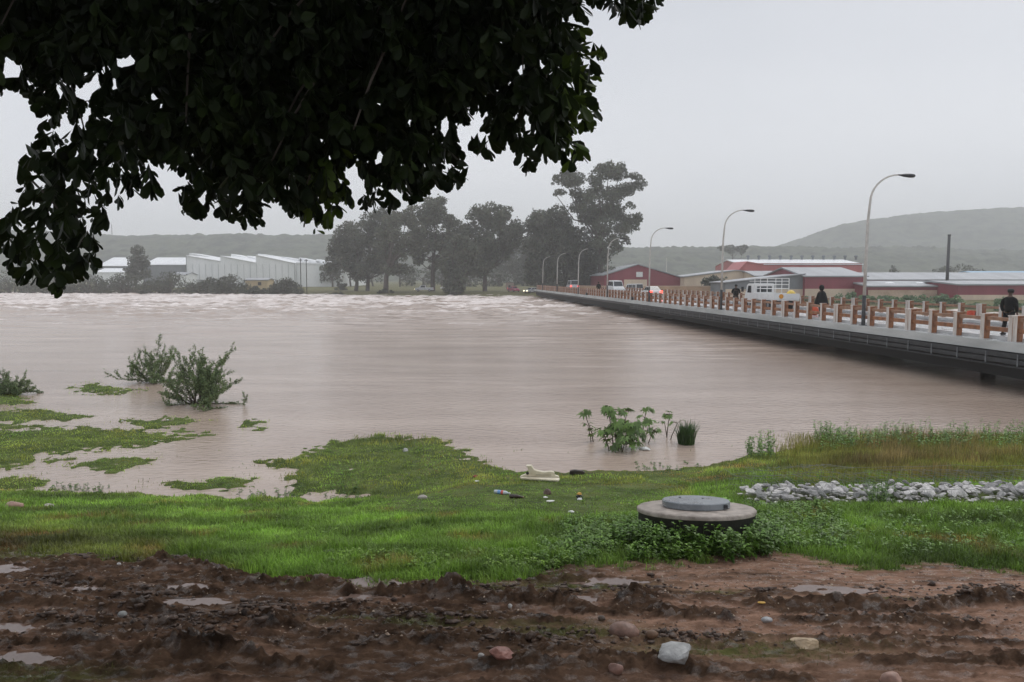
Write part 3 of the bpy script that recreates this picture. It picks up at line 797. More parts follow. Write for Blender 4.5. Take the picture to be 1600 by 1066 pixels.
mb.box(-.62, -.46, Y0, 86, DECK - .58, DECK - .40); mb.box(-.62, -.46, Y0, 86, DECK - .80, DECK - .63); mb.box(-.68, -.50, Y0, 86, DECK - .93, DECK - .875)
mb.box(-.56, -.40, 86.05, Y1, DECK - .62, DECK - .37)
mb.build('side_rail', M_steel, br)
BRK = MB(); BRK.box(-.645, -.622, -.03, .03, DECK - .9, DECK - .42); b0 = BRK.build('bracket', M_brk, br)
b0.location = (0, 29.6 - 1.65 * 14, 0)
for i in range(1, 48):
    b = b0.copy(); COL.objects.link(b); b.parent = br; b.location = (0, 29.6 - 1.65 * 14 + 1.65 * i, 0)
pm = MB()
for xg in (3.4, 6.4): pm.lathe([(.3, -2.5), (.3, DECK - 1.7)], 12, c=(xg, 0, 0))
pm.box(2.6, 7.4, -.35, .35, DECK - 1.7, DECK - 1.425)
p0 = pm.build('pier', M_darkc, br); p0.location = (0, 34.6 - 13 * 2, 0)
for i in range(2, 13):
    p = p0.copy(); COL.objects.link(p); p.parent = br; p.location = (0, 34.6 - 26 + 13 * i, 0)
for yl, hh in ((85.9, .34), (113, .3)):
    q = thing('marker_post', 'short black post on the bridge ledge where the side rail ends' if yl < 90 else 'short black post on the bridge ledge before the far end', 'post', bl(-.36, yl, DECK), BA, 'black ledge posts')
    m_ = MB(); m_.box(-.1, .1, -.25, .25, -.3, hh); m_.lathe([(.05, hh), (.05, hh + .12)], 8); m_.build('post_body', mat('black_post', (.01, .01, .011), rough=.5), q, bevel=.02)

def balustrade(name, label, x, Ya, Yb, first, white_near):
    t = thing(name, label, 'railing', bl(x, 0, DECK), BA)
    def post(wide):
        m_ = MB(); L_ = .46 if wide else .23
        # bottom, top, -y, +x, +y, -x
        m_.box(-.13, .13, -L_ / 2, L_ / 2, -.02, .95, [0, 0, 1, 1, 1, 0])
        m_.box(-.15, .15, -L_ / 2 - .02, L_ / 2 + .02, .952, 1.0, [0, 0, 1, 0, 0, 0])
        if wide: m_.box(-.136, -.132, -.012, .012, .0, .92, 1)
        return m_
    pw = post(True).build('post', [M_white, M_rust], t); pn = post(False).build('post', [M_white, M_rust], t)
    n = 0; k = 0; y = first; done = [False, False]
    ys = []
    while y < Yb: ys.append((y, k % 4 == 0)); y += 1.63; k += 1
    y = first - 1.63; k = -1
    while y > Ya: ys.append((y, k % 4 == 0)); y -= 1.63; k -= 1
    ys = [q for q in ys]
    ys.sort()
    for (yy, wd) in ys:
        if wd and not done[0]: o = pw; done[0] = True
        elif (not wd) and not done[1]: o = pn; done[1] = True
        else:
            o = (pw if wd else pn).copy(); COL.objects.link(o); o.parent = t
        o.location = (0, yy, 0)
    m_ = MB()
    for i in range(len(ys) - 1):
        a = ys[i][0] + (.235 if ys[i][1] else .12); b = ys[i + 1][0] - (.235 if ys[i + 1][1] else .12)
        m_.box(-.055, .055, a, b, .76, .89)
    m_.build('top_rail', M_rail, t)
    m_ = MB()
    for i in range(len(ys) - 1):
        a = ys[i][0] + (.235 if ys[i][1] else .12); b = ys[i + 1][0] - (.235 if ys[i + 1][1] else .12)
        m_.box(-.055, .055, a, b, .33, .50)
    m_.build('lower_rail', M_rust, t)
    print(name, len(ys))
    return t
balustrade('bridge_railing', 'brown and white post-and-rail bridge railing nearest the river water', 0, 24, 175, 28.9, True)
balustrade('bridge_railing', 'far-side brown and white bridge railing beyond the roadway', 8.35, 34, 175, 35.2, True)

# street lamps
M_pole = mat('pale_lamp_pole', (.55, .52, .48), (.4, .38, .35), 3, rough=.5)
M_poled = mat('dark_pole_base', (.06, .065, .07), (.03, .033, .036), 3, rough=.5)
M_head = mat('black_lamp_head', (.02, .021, .022), (.012, .012, .013), 5, rough=.4)
M_glass = mat('lamp_glass', (.25, .26, .27), rough=.2)
lamp_lb = ['street lamp nearest the camera with a large black head, tallest in the picture', 'second street lamp from the right, left of the white flatbed truck', 'third street lamp from the right, against the hill right of the red gabled shed',
           'street lamp in front of the left part of the red gabled shed', 'street lamp against the dark tree, tallest of the three farthest', 'middle one of the three farthest street lamps', 'farthest and shortest-looking street lamp near the bridge end']
def make_lamp(label):
    t = thing('street_lamp', label, 'street lamp', (0, 0, 0), BA, 'street lamps along the bridge railing')
    m_ = MB(); m_.tube([(0, 0, -.3), (0, 0, 1.55)], [.1, .095], 10); m_.box(-.16, .16, -.16, .16, -.02, .03); m_.build('base', M_poled, t, sm=False)
    pts = [(0, 0, 1.5), (.02, 0, 3.5), (.05, 0, 5.4), (.12, 0, 6.3)]
    for i in range(1, 10):
        a = i / 9 * math.pi / 2
        pts.append((.12 + 1.5 * (1 - math.cos(a)), 0, 6.3 + 1.42 * math.sin(a)))
    m_ = MB(); m_.tube(pts, [.085, .078, .068, .06] + [.055 - .002 * i for i in range(9)], 10); m_.build('pole', M_pole, t, sm=True)
    h = MB()
    prof = [(-.05, .05), (.12, .07), (.3, .13), (.62, .17), (.82, .14), (.88, .06)]
    vs = []; k = 10
    for (x_, r_) in prof:
        for j in range(k):
            a = 2 * math.pi * j / k
            vs.append((x_, r_ * math.cos(a), r_ * .62 * math.sin(a) - .02 - .05 * x_))
    fs = [(i * k + j, i * k + (j + 1) % k, (i + 1) * k + (j + 1) % k, (i + 1) * k + j) for i in range(len(prof) - 1) for j in range(k)]
    fs += [tuple(range(k)), tuple((len(prof) - 1) * k + j for j in range(k))]
    h.add(vs, fs); hd = h.build('lamp_head', M_head, t, sm=True); hd.location = (1.6, 0, 7.73)
    g_ = MB(); g_.lathe([(.03, -.075), (.09, -.07), (.11, -.05), (.1, -.03)], 10, c=(.5, 0, -.05)); gg = g_.build('lamp_glass', M_glass, hd)
    return t
lp = None
for i, (u, d) in enumerate([(1356, 38.8), (1131, 58.6), (1017, 79), (950, 99), (905, 120), (872, 142), (849, 162)]):
    o = make_lamp(lamp_lb[0]) if lp is None else copy_tree(lp)
    lp = lp or o
    o['label'] = lamp_lb[i]
    X_ = (u - 800) / 1170 * d
    o.location = (X_ - .02, d, DECK)
    # keep them on the ledge outside the railing
    yl = d; o.location = bl(-.24, d / math.cos(BA) + 0, DECK)
    if i >= 4: o.scale = (1, 1, .93)

# ================================================================== BUILDINGS
M_whitewall = mat('pale_metal_cladding', (.85, .86, .85), (.76, .78, .77), .25, rough=.5, stretch=(1, 1, .05))
M_roof = mat('light_metal_roof', (.86, .87, .87), (.76, .77, .78), .15, rough=.35)
M_roofg = mat('silver_metal_roof', (.36, .37, .385), (.26, .27, .28), .2, rough=.35, stretch=(2, .3, 1))
M_red = mat('dark_red_cladding', (.27, .05, .068), (.20, .036, .05), .3, rough=.5, stretch=(1, 1, .1))
M_redp = mat('faded_red_cladding', (.52, .14, .13), (.40, .10, .10), .3, rough=.5)
M_cream = mat('cream_plaster', (.68, .56, .43), (.54, .43, .33), .3, rough=.8, stretch=(1, 1, .3))
M_tan = mat('tan_brick_wall', (.50, .34, .22), (.36, .24, .155), .5, rough=.85)
M_grey = mat('grey_block_wall', (.20, .215, .225), (.15, .165, .175), .3, rough=.7)
M_dk = mat('dark_opening', (.03, .03, .032), rough=.7)
M_trim = mat('dark_trim', (.12, .07, .07), rough=.6)
M_blue = mat('blue_metal_roof', (.25, .45, .62), (.2, .38, .55), .2, rough=.4)
M_win = mat('window_glass', (.30, .33, .36), (.2, .22, .25), 2, rough=.15)
M_whitep = mat('white_paint', (.75, .75, .74), (.65, .65, .64), 1, rough=.5)

def bt(name, label, u, Y, cat='building', group=None, rz=0):
    X_ = atY(u, 436, Y)[0]
    t = thing(name, label, cat, (X_, Y, 0), rz, group); t['_u'] = u; del t['_u']
    return t, X_
def zv(v, Y): return float(atY(800, v, Y)[2])
def xu(u, Y): return float(atY(u, 436, Y)[0])

def shed(name, label, u0, u1, Y, v_eave, v_base, dep, v_ridge=None, walls=M_cream, roof=M_roofg, ridge='x', band=None, over=.3, vback=None, trim=True, pitchu=None):
    """shed whose front wall faces the camera; ridge along x ('x') or gable towards the camera ('g')"""
    t, X0 = bt(name, label, u0, Y)
    W = xu(u1, Y) - X0; ze = zv(v_eave, Y); zb = zv(v_base, Y) if v_base else -.2
    zb = min(zb, 1.0) - .8
    if ridge == 'x':
        zr = zv(v_ridge, Y + dep / 2)
        m_ = MB(); prof = [(0, zb), (0, ze), (dep / 2, zr - .15), (dep, ze), (dep, zb)]
        m_.prism(prof, 0, W, axis='x'); m_.build('wall', walls, t)
        m_ = MB(); a = .16
        m_.prism([(-over, ze - .06), (-over, ze + a), (dep / 2, zr + a), (dep + over, ze + a), (dep + over, ze - .06), (dep / 2, zr - .08)], -over, W + over, axis='x')
        m_.build('roof', roof, t)
    elif ridge == 'g':
        ur, vr = v_ridge; xr = xu(ur, Y) - X0; zr = zv(vr, Y)
        zer = zv(pitchu, Y) if pitchu else ze
        m_ = MB(); m_.prism([(0, zb), (0, ze), (xr, zr), (W, zer), (W, zb)], 0, dep); m_.build('wall', walls, t)
        m_ = MB(); a = .2
        m_.prism([(-over, ze + .01), (-over, ze + a), (xr, zr + a + .05), (W + over, zer + a), (W + over, zer + .01), (xr, zr + .02)], -over, dep)
        m_.build('roof', roof, t)
    elif ridge == 'mono':   # roof rising to the back
        zr = zv(v_ridge, Y + dep)
        m_ = MB(); m_.prism([(0, zb), (0, ze), (dep, zr - .1), (dep, zb)], 0, W, axis='x'); m_.build('wall', walls, t)
        m_ = MB(); m_.prism([(-over, ze - .03), (-over, ze + .15), (dep + over, zr + .18), (dep + over, zr - .02)], -over, W + over, axis='x'); m_.build('roof', roof, t)
    if band:
        for (ua, ub, va, vb_, mm, nm) in band:
            m_ = MB(); m_.box(xu(ua, Y) - X0, xu(ub, Y) - X0, -.12, -.004, zv(vb_, Y), zv(va, Y)); m_.build(nm, mm, t)
    return t

# white sawtooth warehouse (left)
Y = 300
t, X0 = bt('sawtooth_warehouse', 'large white sawtooth-roofed warehouse on the far left bank', 292, Y)
x = lambda u: xu(u, Y) - X0
zb = zv(447, Y) - 1.5
prof = [(x(292), zb), (x(292), zv(400, Y)), (x(345), zv(408.5, Y)), (x(345.3), zv(400.5, Y)), (x(400.5), zv(411, Y)), (x(401), zv(399, Y)), (x(461), zv(412, Y)), (x(461), zb)]
m_ = MB(); m_.prism(prof, 0, 60); m_.build('wall', M_whitewall, t)
m_ = MB(); xr = x(530); m_.prism([(x(461) + .05, zb), (x(461) + .05, zv(411.5, Y)), (xr, zv(415, Y)), (xr, zb)], 2, 58); m_.build('side_wing', M_whitewall, t)
m_ = MB()
for (ua, va, ub, vb_) in [(293, 399, 345, 407.8), (346, 399.6, 400.6, 410.3), (401.5, 398.2, 461, 411)]:
    m_.prism([(x(ua), zv(va + .8, Y)), (x(ua), zv(va, Y)), (x(ub), zv(vb_, Y)), (x(ub), zv(vb_ + .7, Y))], -.5, 60)
# rear roof rows stepping up behind the front gable
for k_, (ua, va, ub, vb_, yy) in enumerate([(297, 395.5, 345, 404, 30), (362, 397, 400, 406, 30), (387, 399.5, 400.5, 404, 32), (404, 396.5, 440, 402, 28), (420, 399, 462, 406.5, 34), (440, 401, 480, 407.5, 26), (468, 402.5, 500, 409, 30), (495, 405, 528, 412, 30)]):
    Yk = Y + yy
    m_.prism([(xu(ua, Yk) - X0, zv(va + 5, Yk)), (xu(ua, Yk) - X0, zv(va, Yk)), (xu(ub, Yk) - X0, zv(vb_, Yk)), (xu(ub, Yk) - X0, zv(vb_ + 5, Yk))], yy, yy + 12)
m_.prism([(x(461), zv(411.5, Y)), (x(461), zv(409.6, Y)), (xr, zv(413, Y)), (xr, zv(415, Y))], 1.7, 58)
m_.build('roof', M_roof, t)
m_ = MB()
for k_ in range(1, 17):
    xx = x(292) + (x(461) - x(292)) * k_ / 17
    m_.box(xx - .06, xx + .06, -.08, -.01, zb, zv(413, Y))
for u_ in (292.3, 460.6): m_.box(x(u_) - .15, x(u_) + .15, -.1, -.01, zb, zv(400 if u_ < 300 else 412, Y))
m_.build('wall_joint', mat('grey_joint', (.4, .42, .42), rough=.6), t)

shed('low_shed', 'low white-roofed shed left of the conical tree', 155, 206, 330, 416, 446, 26, 403, M_grey, M_roof)
shed('low_shed', 'low white-roofed shed between the conical tree and the sawtooth warehouse', 226, 290, 335, 414, 446, 26, 403, M_grey, M_roof)
shed('low_shed', 'lowest small white-roofed shed above the bushes at left', 150, 196, 290, 426, 446, 14, 420, M_whitewall, M_roof)
shed('low_shed', 'small pale lean-to against the left end of the sawtooth warehouse', 268, 291, 285, 430, 446, 10, 426, M_whitewall, M_roofg)
hut = shed('cream_hut', 'small cream hut among the bushes in front of the white warehouse', 383, 418, 226, 438, 455, 6, 435.5, mat('yellow_cream_plaster', (.62, .48, .28), rough=.8), M_roofg,
           band=[(403, 408, 441, 446, M_dk, 'window')])
for u_, vt, lb in ((470, 404, 'taller thin dark pole standing on the far bank right of the rounded bush'), (479, 405, 'thin dark pole, the right one of two beside the white warehouse')):
    Y = 206; t, X_ = bt('utility_pole', lb, u_, Y, 'pole', 'thin poles on the far bank'); m_ = MB(); m_.tube([(0, 0, -.5), (0, 0, zv(vt, Y))], .11, 6); m_.box(-.5, .5, -.04, .04, zv(vt + 3, Y), zv(vt + 2, Y)); m_.build('pole', mat('tarred_pole', (.03, .028, .026), rough=.8), t)
t, X_ = bt('radio_mast', 'very thin radio mast on the left hilltop', 178, 880, 'mast'); m_ = MB(); m_.tube([(0, 0, 45), (0, 0, zv(351, 880))], [.7, .35], 4); m_.build('mast', mat('mast_steel', (.2, .2, .2), rough=.6), t)
t, X_ = bt('radio_mast', 'thin pale pole on the hillside above the red gabled shed', 1041, 600, 'mast'); m_ = MB(); m_.tube([(0, 0, 0), (0, 0, zv(404, 600))], [.5, .3], 4); m_.build('mast', M_pole, t)

# right-hand side
t = shed('gabled_shed', 'dark red gabled shed with a cream door behind the far bridge lamps', 944, 1066, 172, 431, 458, 30, (997, 414), M_red, M_roofg, 'g', over=.3, pitchu=435,
         band=[(975, 1011, 437, 455, M_cream, 'door'), (994, 1004, 425, 433, M_whitep, 'window')])
shed('low_annex', 'short dark red annex against the right side of the gabled shed', 1067, 1077, 175, 435, 458, 10, 433.5, M_red, M_roofg)
shed('cream_shed', 'cream shed with a long shallow roof right of the red gabled shed', 1069, 1166, 168, 433.5, 458, 18, (1150, 423.5), M_cream, M_roofg, 'g', pitchu=425)
t = shed('long_red_warehouse', 'long red warehouse with a white ridge and a row of roof vents', 1156, 1346, 215, 413.5, 445, 26, 406.5, M_redp, M_roof, band=[(1156, 1346, 411.4, 414.6, M_red, 'fascia')])
X0 = xu(1156, 215)
vt_ = MB(); vt_.lathe([(.35, 0), (.35, .8), (.6, .9), (.5, 1.3), (.1, 1.45)], 8); v0 = None
for i in range(11):
    if v0 is None: v0 = vt_.build('roof_vent', M_grey, t); o = v0
    else: o = v0.copy(); COL.objects.link(o); o.parent = t
    o.location = (xu(1168 + i * 16.8, 228) - X0, 13, zv(406.5, 228) + .05)
shed('pink_gable_end', 'faded pink-red gabled block at the left end of the long red warehouse', 1153, 1190, 200, 425, 445, 12, (1166, 410), M_redp, M_redp, 'g', pitchu=414)
t = shed('low_silver_shed', 'low silver-roofed shed with a small dark dormer', 1180, 1240, 160, 432, 450, 14, 424.5, M_cream, M_roofg)
X0 = xu(1180, 160); m_ = MB(); xa = xu(1203, 160) - X0; m_.prism([(xa, zv(431.8, 160)), (xa + .9, zv(426, 160)), (xa + 1.8, zv(431.8, 160))], .5, 5); m_.build('dormer', M_dk, t)
# grey lean-to + red hall
Y = 132
t, X0 = bt('grey_lean_to', 'grey block lean-to whose silver roof edge slopes down to the left behind the truck', 1134, Y); x = lambda u: xu(u, Y) - X0
m_ = MB(); m_.prism([(0, .3), (0, zv(442.5, Y)), (x(1257.5), zv(429, Y)), (x(1257.5), .3)], 0, 10); m_.build('wall', M_grey, t)
m_ = MB(); m_.prism([(-.4, zv(442.3, Y)), (-.4, zv(441, Y)), (x(1258), zv(427.4, Y)), (x(1258), zv(428.9, Y))], -.3, 9.5); m_.build('roof', M_roofg, t)
m_ = MB(); m_.box(x(1134), x(1257), -.1, -.004, .3, zv(452, Y)); m_.build('lower_wall', M_cream, t)
t = shed('red_hall', 'red-walled hall with a hipped silver roof left of the nearest street lamp', 1258, 1354, 131, 432.5, 472, 22, 419, M_red, M_roofg,
         band=[(1258, 1354, 451.5, 476, M_cream, 'lower_wall')])
m_ = MB(); X0 = xu(1258, 131); m_.prism([(xu(1229, 143) - X0, zv(430, 143)), (xu(1241, 143) - X0, zv(417.3, 143)), (xu(1258, 143) - X0, zv(430, 143))], 12.2, 14.5); m_.build('side_gable', M_grey, t)
t = shed('long_silver_shed', 'long low silver-roofed shed stretching behind the nearest street lamp', 1357, 1700, 150, 438, 474, 20, 427, M_red, M_roofg,
         band=[(1357, 1700, 437.6, 439.6, M_red, 'fascia')])
t = shed('front_silver_shed', 'lower silver-roofed shed with cream walls in front of the long shed', 1357, 1497, 126, 448, 476, 14, 440.5, M_red, M_roofg,
         band=[(1357, 1468, 453.5, 478, mat('stained_cream_plaster', (.58, .45, .34), (.40, .28, .2), .4, rough=.8), 'lower_wall'), (1468, 1497, 452, 478, M_cream, 'lower_wall')])
X0 = xu(1357, 126); m_ = None
for i, uu_ in enumerate((1390, 1438)):
    if m_ is None: m_ = MB().lathe([(.9, 0), (.9, .25), (.3, .4)], 10).build('roof_vent', M_roof, t); o = m_
    else: o = m_.copy(); COL.objects.link(o); o.parent = t
    o.location = (xu(uu_, 130) - X0, 4, zv(444.5, 130))
t = shed('red_and_cream_shed', 'red and cream walled shed at the right edge behind the man in the cap', 1498, 1720, 120, 445.5, 480, 16, 440, M_red, M_roofg,
         band=[(1498, 1720, 461, 482, M_cream, 'lower_wall')])
t = shed('blue_roofed_shed', 'blue-roofed shed far behind at the right edge', 1528, 1720, 230, 429, 445, 14, 424.5, M_cream, M_blue)
Y = 148; t, X_ = bt('chimney', 'tall thin dark chimney standing above the long silver roof', 1480, Y, 'chimney'); m_ = MB(); m_.tube([(0, 0, 0), (0, 0, zv(367.5, Y))], [.32, .26], 10); m_.lathe([(.3, 0), (.3, .25)], 10, c=(0, 0, zv(368.5, Y))); m_.build('stack', mat('sooty_steel', (.05, .05, .052), rough=.6), t, sm=True)
# tan boundary wall
Y = 146; t, X0 = bt('boundary_wall', 'long tan brick boundary wall behind the middle of the bridge', 905, Y, 'wall'); m_ = MB()
m_.box(0, xu(1160, Y) - X0, 0, .25, -.2, zv(447.5, Y)); m_.build('wall', M_tan, t); m_ = MB(); m_.box(-.05, xu(1160, Y) - X0 + .05, -.05, .3, zv(447.45, Y), zv(446.8, Y)); m_.build('coping', M_cream, t)
Y = 185; t, X0 = bt('small_hut', 'small pale hut left of the red tail lights across the river', 790, 235, 'hut'); Y = 235; m_ = MB(); m_.box(0, 2.6, 0, 2.5, 0, zv(441.5, Y)); m_.build('wall', mat('pale_plaster', (.5, .4, .36), rough=.8), t); m_ = MB(); m_.box(-.2, 2.8, -.2, 2.7, zv(441.4, Y), zv(440.6, Y)); m_.build('roof', M_grey, t); m_ = MB(); m_.box(.9, 1.6, -.03, -.003, .8, zv(446, Y)); m_.build('door', M_dk, t)
t, X0 = bt('white_building', 'tiny white building on the far right hillside', 1553, 1130, 'building'); zz = zv(385.5, 1130); m_ = MB(); m_.box(0, 18, 0, 10, zz - 14, zz + .5); m_.build('wall', M_whitep, t); m_ = MB(); m_.prism([(-1, zz + .55), (9, zz + 3), (19, zz + .55)], -1, 11); m_.build('roof', M_roofg, t)

# ================================================================== VEHICLES
M_silver = mat('silver_car_paint', (.55, .56, .58), rough=.3, metal=.2, spec=.6); M_vwhite = mat('white_car_paint', (.78, .78, .77), (.7, .7, .69), 2, rough=.35)
M_cglass = mat('car_glass', (.03, .035, .04), rough=.08); M_tyre = mat('tyre_rubber', (.02, .02, .02), rough=.8); M_rim = mat('wheel_rim', (.35, .35, .36), rough=.4, metal=.6)
M_hl = mat('headlight_lit', (.9, .85, .7), emit=(1, .86, .5), es=6); M_tl = mat('taillight_lit', (.6, .02, .02), emit=(1, .06, .04), es=5); M_tloff = mat('taillight', (.4, .02, .02), rough=.3)
M_redcar = mat('magenta_red_car_paint', (.45, .05, .12), rough=.3); M_hloff = mat('headlight', (.7, .7, .68), rough=.15)
def vehicle(name, label, cat, prof, cabin, W, paint, loc, rz, heads=False, tails=False, wheels=(.75, 3.2), wr=.31, wins=None, group=None, tl_z=.8, hl_z=.65, L_=None):
    """profile in (x,z), x=0 front .. L back; forward is -x"""
    t = thing(name, label, cat, loc, rz, group)
    m_ = MB(); m_.prism(prof, -W / 2, W / 2); m_.build('body', paint, t, bevel=.06)
    m_ = MB(); cw = W / 2 - .1
    lo = [p for p in cabin]; cxm = sum(p[0] for p in lo) / len(lo); zmx = max(p[1] for p in lo); zmn = min(p[1] for p in lo)
    vs = []
    for s in (-1, 1):
        for p in lo:
            f = (p[1] - zmn) / (zmx - zmn); vs.append((p[0], s * (cw - .12 * f), p[1]))
    n = len(lo); m_.add(vs, [tuple(range(n)), tuple(range(2 * n - 1, n - 1, -1))] + [(i, i + n, (i + 1) % n + n, (i + 1) % n) for i in range(n)])
    m_.build('cabin', paint, t, bevel=.05)
    for (pl) in (wins or []):
        for s in (-1, 1):
            m_ = MB(); vv = []
            for (px_, pz_) in pl:
                f = (pz_ - zmn) / (zmx - zmn); vv.append((px_, s * (cw - .12 * f + .012), pz_))
            m_.add(vv, [tuple(range(len(pl)))]); m_.build('window', M_cglass, t)
    # windscreens front/back
    c0 = lo[0]; c1 = lo[1]; c2 = lo[-2]; c3 = lo[-1]
    for (a, b, sg) in ((c0, c1, -1), (c3, c2, 1)):
        m_ = MB(); vv = []
        for f in (.15, .88):
            px_ = a[0] + (b[0] - a[0]) * f + sg * .02; pz_ = a[1] + (b[1] - a[1]) * f + .01; yy = cw - .12 * f - .08
            vv += [(px_, -yy, pz_), (px_, yy, pz_)]
        m_.add([vv[0], vv[1], vv[3], vv[2]], [(0, 1, 2, 3)]); m_.build('windscreen', M_cglass, t)
    for wx in wheels:
        for s in (-1, 1):
            yy = s * (W / 2 - .08)
            wm = MB().lathe([(wr * .6, -.1), (wr * .95, -.1), (wr, -.06), (wr, .06), (wr * .95, .1), (wr * .6, .1)], 18, c=(0, 0, 0), ax='y').build('wheel', M_tyre, t)
            wm.location = (wx, yy, wr); MB().lathe([(wr * .58, -.105), (wr * .2, -.12), (wr * .2, .12), (wr * .58, .105)], 14, ax='y').build('rim', M_rim, wm)
    Lx = L_ or max(p[0] for p in prof); x0 = min(p[0] for p in prof)
    for s in (-1, 1):
        MB().lathe([(.12, -.06), (.12, 0), (.05, .02)], 10, c=(x0 + .02, s * (W / 2 - .25), hl_z), ax='x').build('headlight', M_hl if heads else M_hloff, t)
        MB().box(Lx - .03, Lx + .03, s * (W / 2 - .2) - .13, s * (W / 2 - .2) + .13, tl_z - .14, tl_z + .14).build('taillight', M_tl if tails else M_tloff, t)
    return t
SED = [(0, .3), (0, .62), (.25, .78), (1.1, .92), (3.6, .98), (4.3, .92), (4.4, .6), (4.35, .3)]
SEDC = [(1.0, .9), (1.75, 1.42), (3.0, 1.45), (3.8, .95)]
SEDW = [[(1.35, .98), (1.85, 1.36), (2.35, 1.38), (2.35, .98)], [(2.43, .98), (2.43, 1.38), (2.95, 1.37), (3.45, .98)]]
PICK = [(0, .4), (0, .8), (.2, .98), (1.2, 1.08), (5.0, 1.08), (5.1, .5), (5.0, .4)]
PICKC = [(1.1, 1.0), (1.75, 1.68), (2.9, 1.7), (3.1, 1.05)]
VAN = [(0, .35), (-.02, .8), (.15, 1.05), (1.0, 1.2), (4.7, 1.25), (4.75, .5), (4.7, .35)]
VANC = [(.45, 1.1), (1.2, 2.1), (4.6, 2.15), (4.7, 1.15)]
VANW = [[(.95, 1.25), (1.4, 1.95), (1.9, 1.95), (1.9, 1.25)], [(2.0, 1.3), (2.0, 1.95), (3.2, 1.97), (3.2, 1.3)], [(3.3, 1.3), (3.3, 1.97), (4.45, 1.97), (4.5, 1.3)]]
def vat(u, Y): X_ = xu(u, Y); return (X_, Y, gz(X_, Y) + .02)
vehicle('pickup_truck', 'silver pickup with a lit headlight on the grass under the trees', 'pickup', PICK, PICKC, 1.7, M_silver, vat(648, 203), R(0), heads=True, wheels=(.9, 4.0), wins=[[(1.5, 1.1), (1.85, 1.6), (2.8, 1.6), (2.85, 1.1)]])
vehicle('parked_car', 'small white car half hidden behind the trees right of the silver pickup', 'car', SED, SEDC, 1.7, M_vwhite, vat(688, 232), R(10), wins=SEDW, wheels=(.8, 3.5))
vehicle('parked_car', 'magenta-red car with bright brake lights beside the small pale hut', 'car', SED, SEDC, 1.7, M_redcar, vat(808, 196), R(115), tails=True, wins=SEDW, wheels=(.8, 3.5))
vehicle('parked_car', 'silver car with one bright headlight just left of the bridge end', 'car', SED, SEDC, 1.7, M_silver, vat(821, 191), R(40), heads=True, wins=SEDW, wheels=(.8, 3.5))
vehicle('delivery_van', 'pale van with red brake lights beneath the farthest street lamps', 'van', VAN, VANC, 1.8, M_silver, bl(3.6, 150, DECK + .02), R(-90) + BA, tails=True, wins=VANW, wheels=(.85, 3.8), tl_z=1.0)
vehicle('minibus', 'white high-roofed minibus near the far end of the bridge', 'minibus', VAN, VANC, 1.8, M_vwhite, bl(5.6, 117, DECK + .02), R(90) + BA, wins=VANW, wheels=(.85, 3.8), tl_z=1.0)
vehicle('parked_car', 'white car with lit tail lights on the bridge just right of the minibus', 'car', SED, SEDC, 1.7, M_vwhite, bl(4.4, 97, DECK + .02), R(-90) + BA, tails=True, wins=SEDW, wheels=(.8, 3.5))
vehicle('delivery_van', 'small pale box van beyond the boundary wall right of the white car', 'van', VAN, VANC, 1.8, M_vwhite, (xu(980, 140), 140, 1.3), R(-70), wins=VANW, wheels=(.85, 3.8))

# white flatbed truck, seen from its rear left
t = thing('flatbed_truck', 'white flatbed truck with a pipe rack driving along the bridge', 'truck', bl(3.2, 60.6, DECK + .02), R(-90) + BA)
# local: forward -x, length 5.6
m_ = MB(); m_.prism([(0, .45), (0, 1.05), (.12, 1.25), (.45, 1.95), (.7, 2.02), (1.75, 2.02), (1.8, 1.9), (1.8, .6), (1.7, .45)], -.85, .85); m_.build('cab', M_vwhite, t, bevel=.05)
m_ = MB(); m_.box(1.7, 5.5, -.75, .75, .5, .72); m_.build('chassis', M_steel, t)
m_ = MB(); m_.box(1.85, 5.7, -.95, .95, .8, .9); m_.build('load_bed', M_vwhite, t)
m_ = MB()
for s in (-1, 1):
    m_.box(1.85, 5.7, s * .95 - .025, s * .95 + .025, .902, 1.3)
    for q in (2.8, 3.75, 4.7): m_.box(q - .02, q + .02, s * .985 - .01, s * .985 + .01, .92, 1.29)
m_.box(5.675, 5.725, -.92, .92, .902, 1.3); m_.box(1.83, 1.87, -.92, .92, .902, 1.35)
m_.build('dropside', M_vwhite, t)
m_ = MB(); zt = 2.42
for s in (-.85, .85):
    for q in (1.95, 3.0, 4.2): m_.tube([(q, s, 1.3), (q, s, zt)], .03, 6)
    for zq in (1.65, 1.95, 2.2, zt): m_.tube([(1.0 if zq > 2.1 else 1.95, s, zq), (4.2, s, zq)], .028, 6)
for q in (1.0, 1.95, 3.0, 4.2): m_.tube([(q, -.85, zt), (q, .85, zt)], .028, 6)
for zq in (1.65, 1.95, 2.2): m_.tube([(1.95, -.85, zq), (1.95, .85, zq)], .025, 6); m_.tube([(4.2, -.85, zq), (4.2, .85, zq)], .025, 6)
m_.build('pipe_rack', M_vwhite, t)
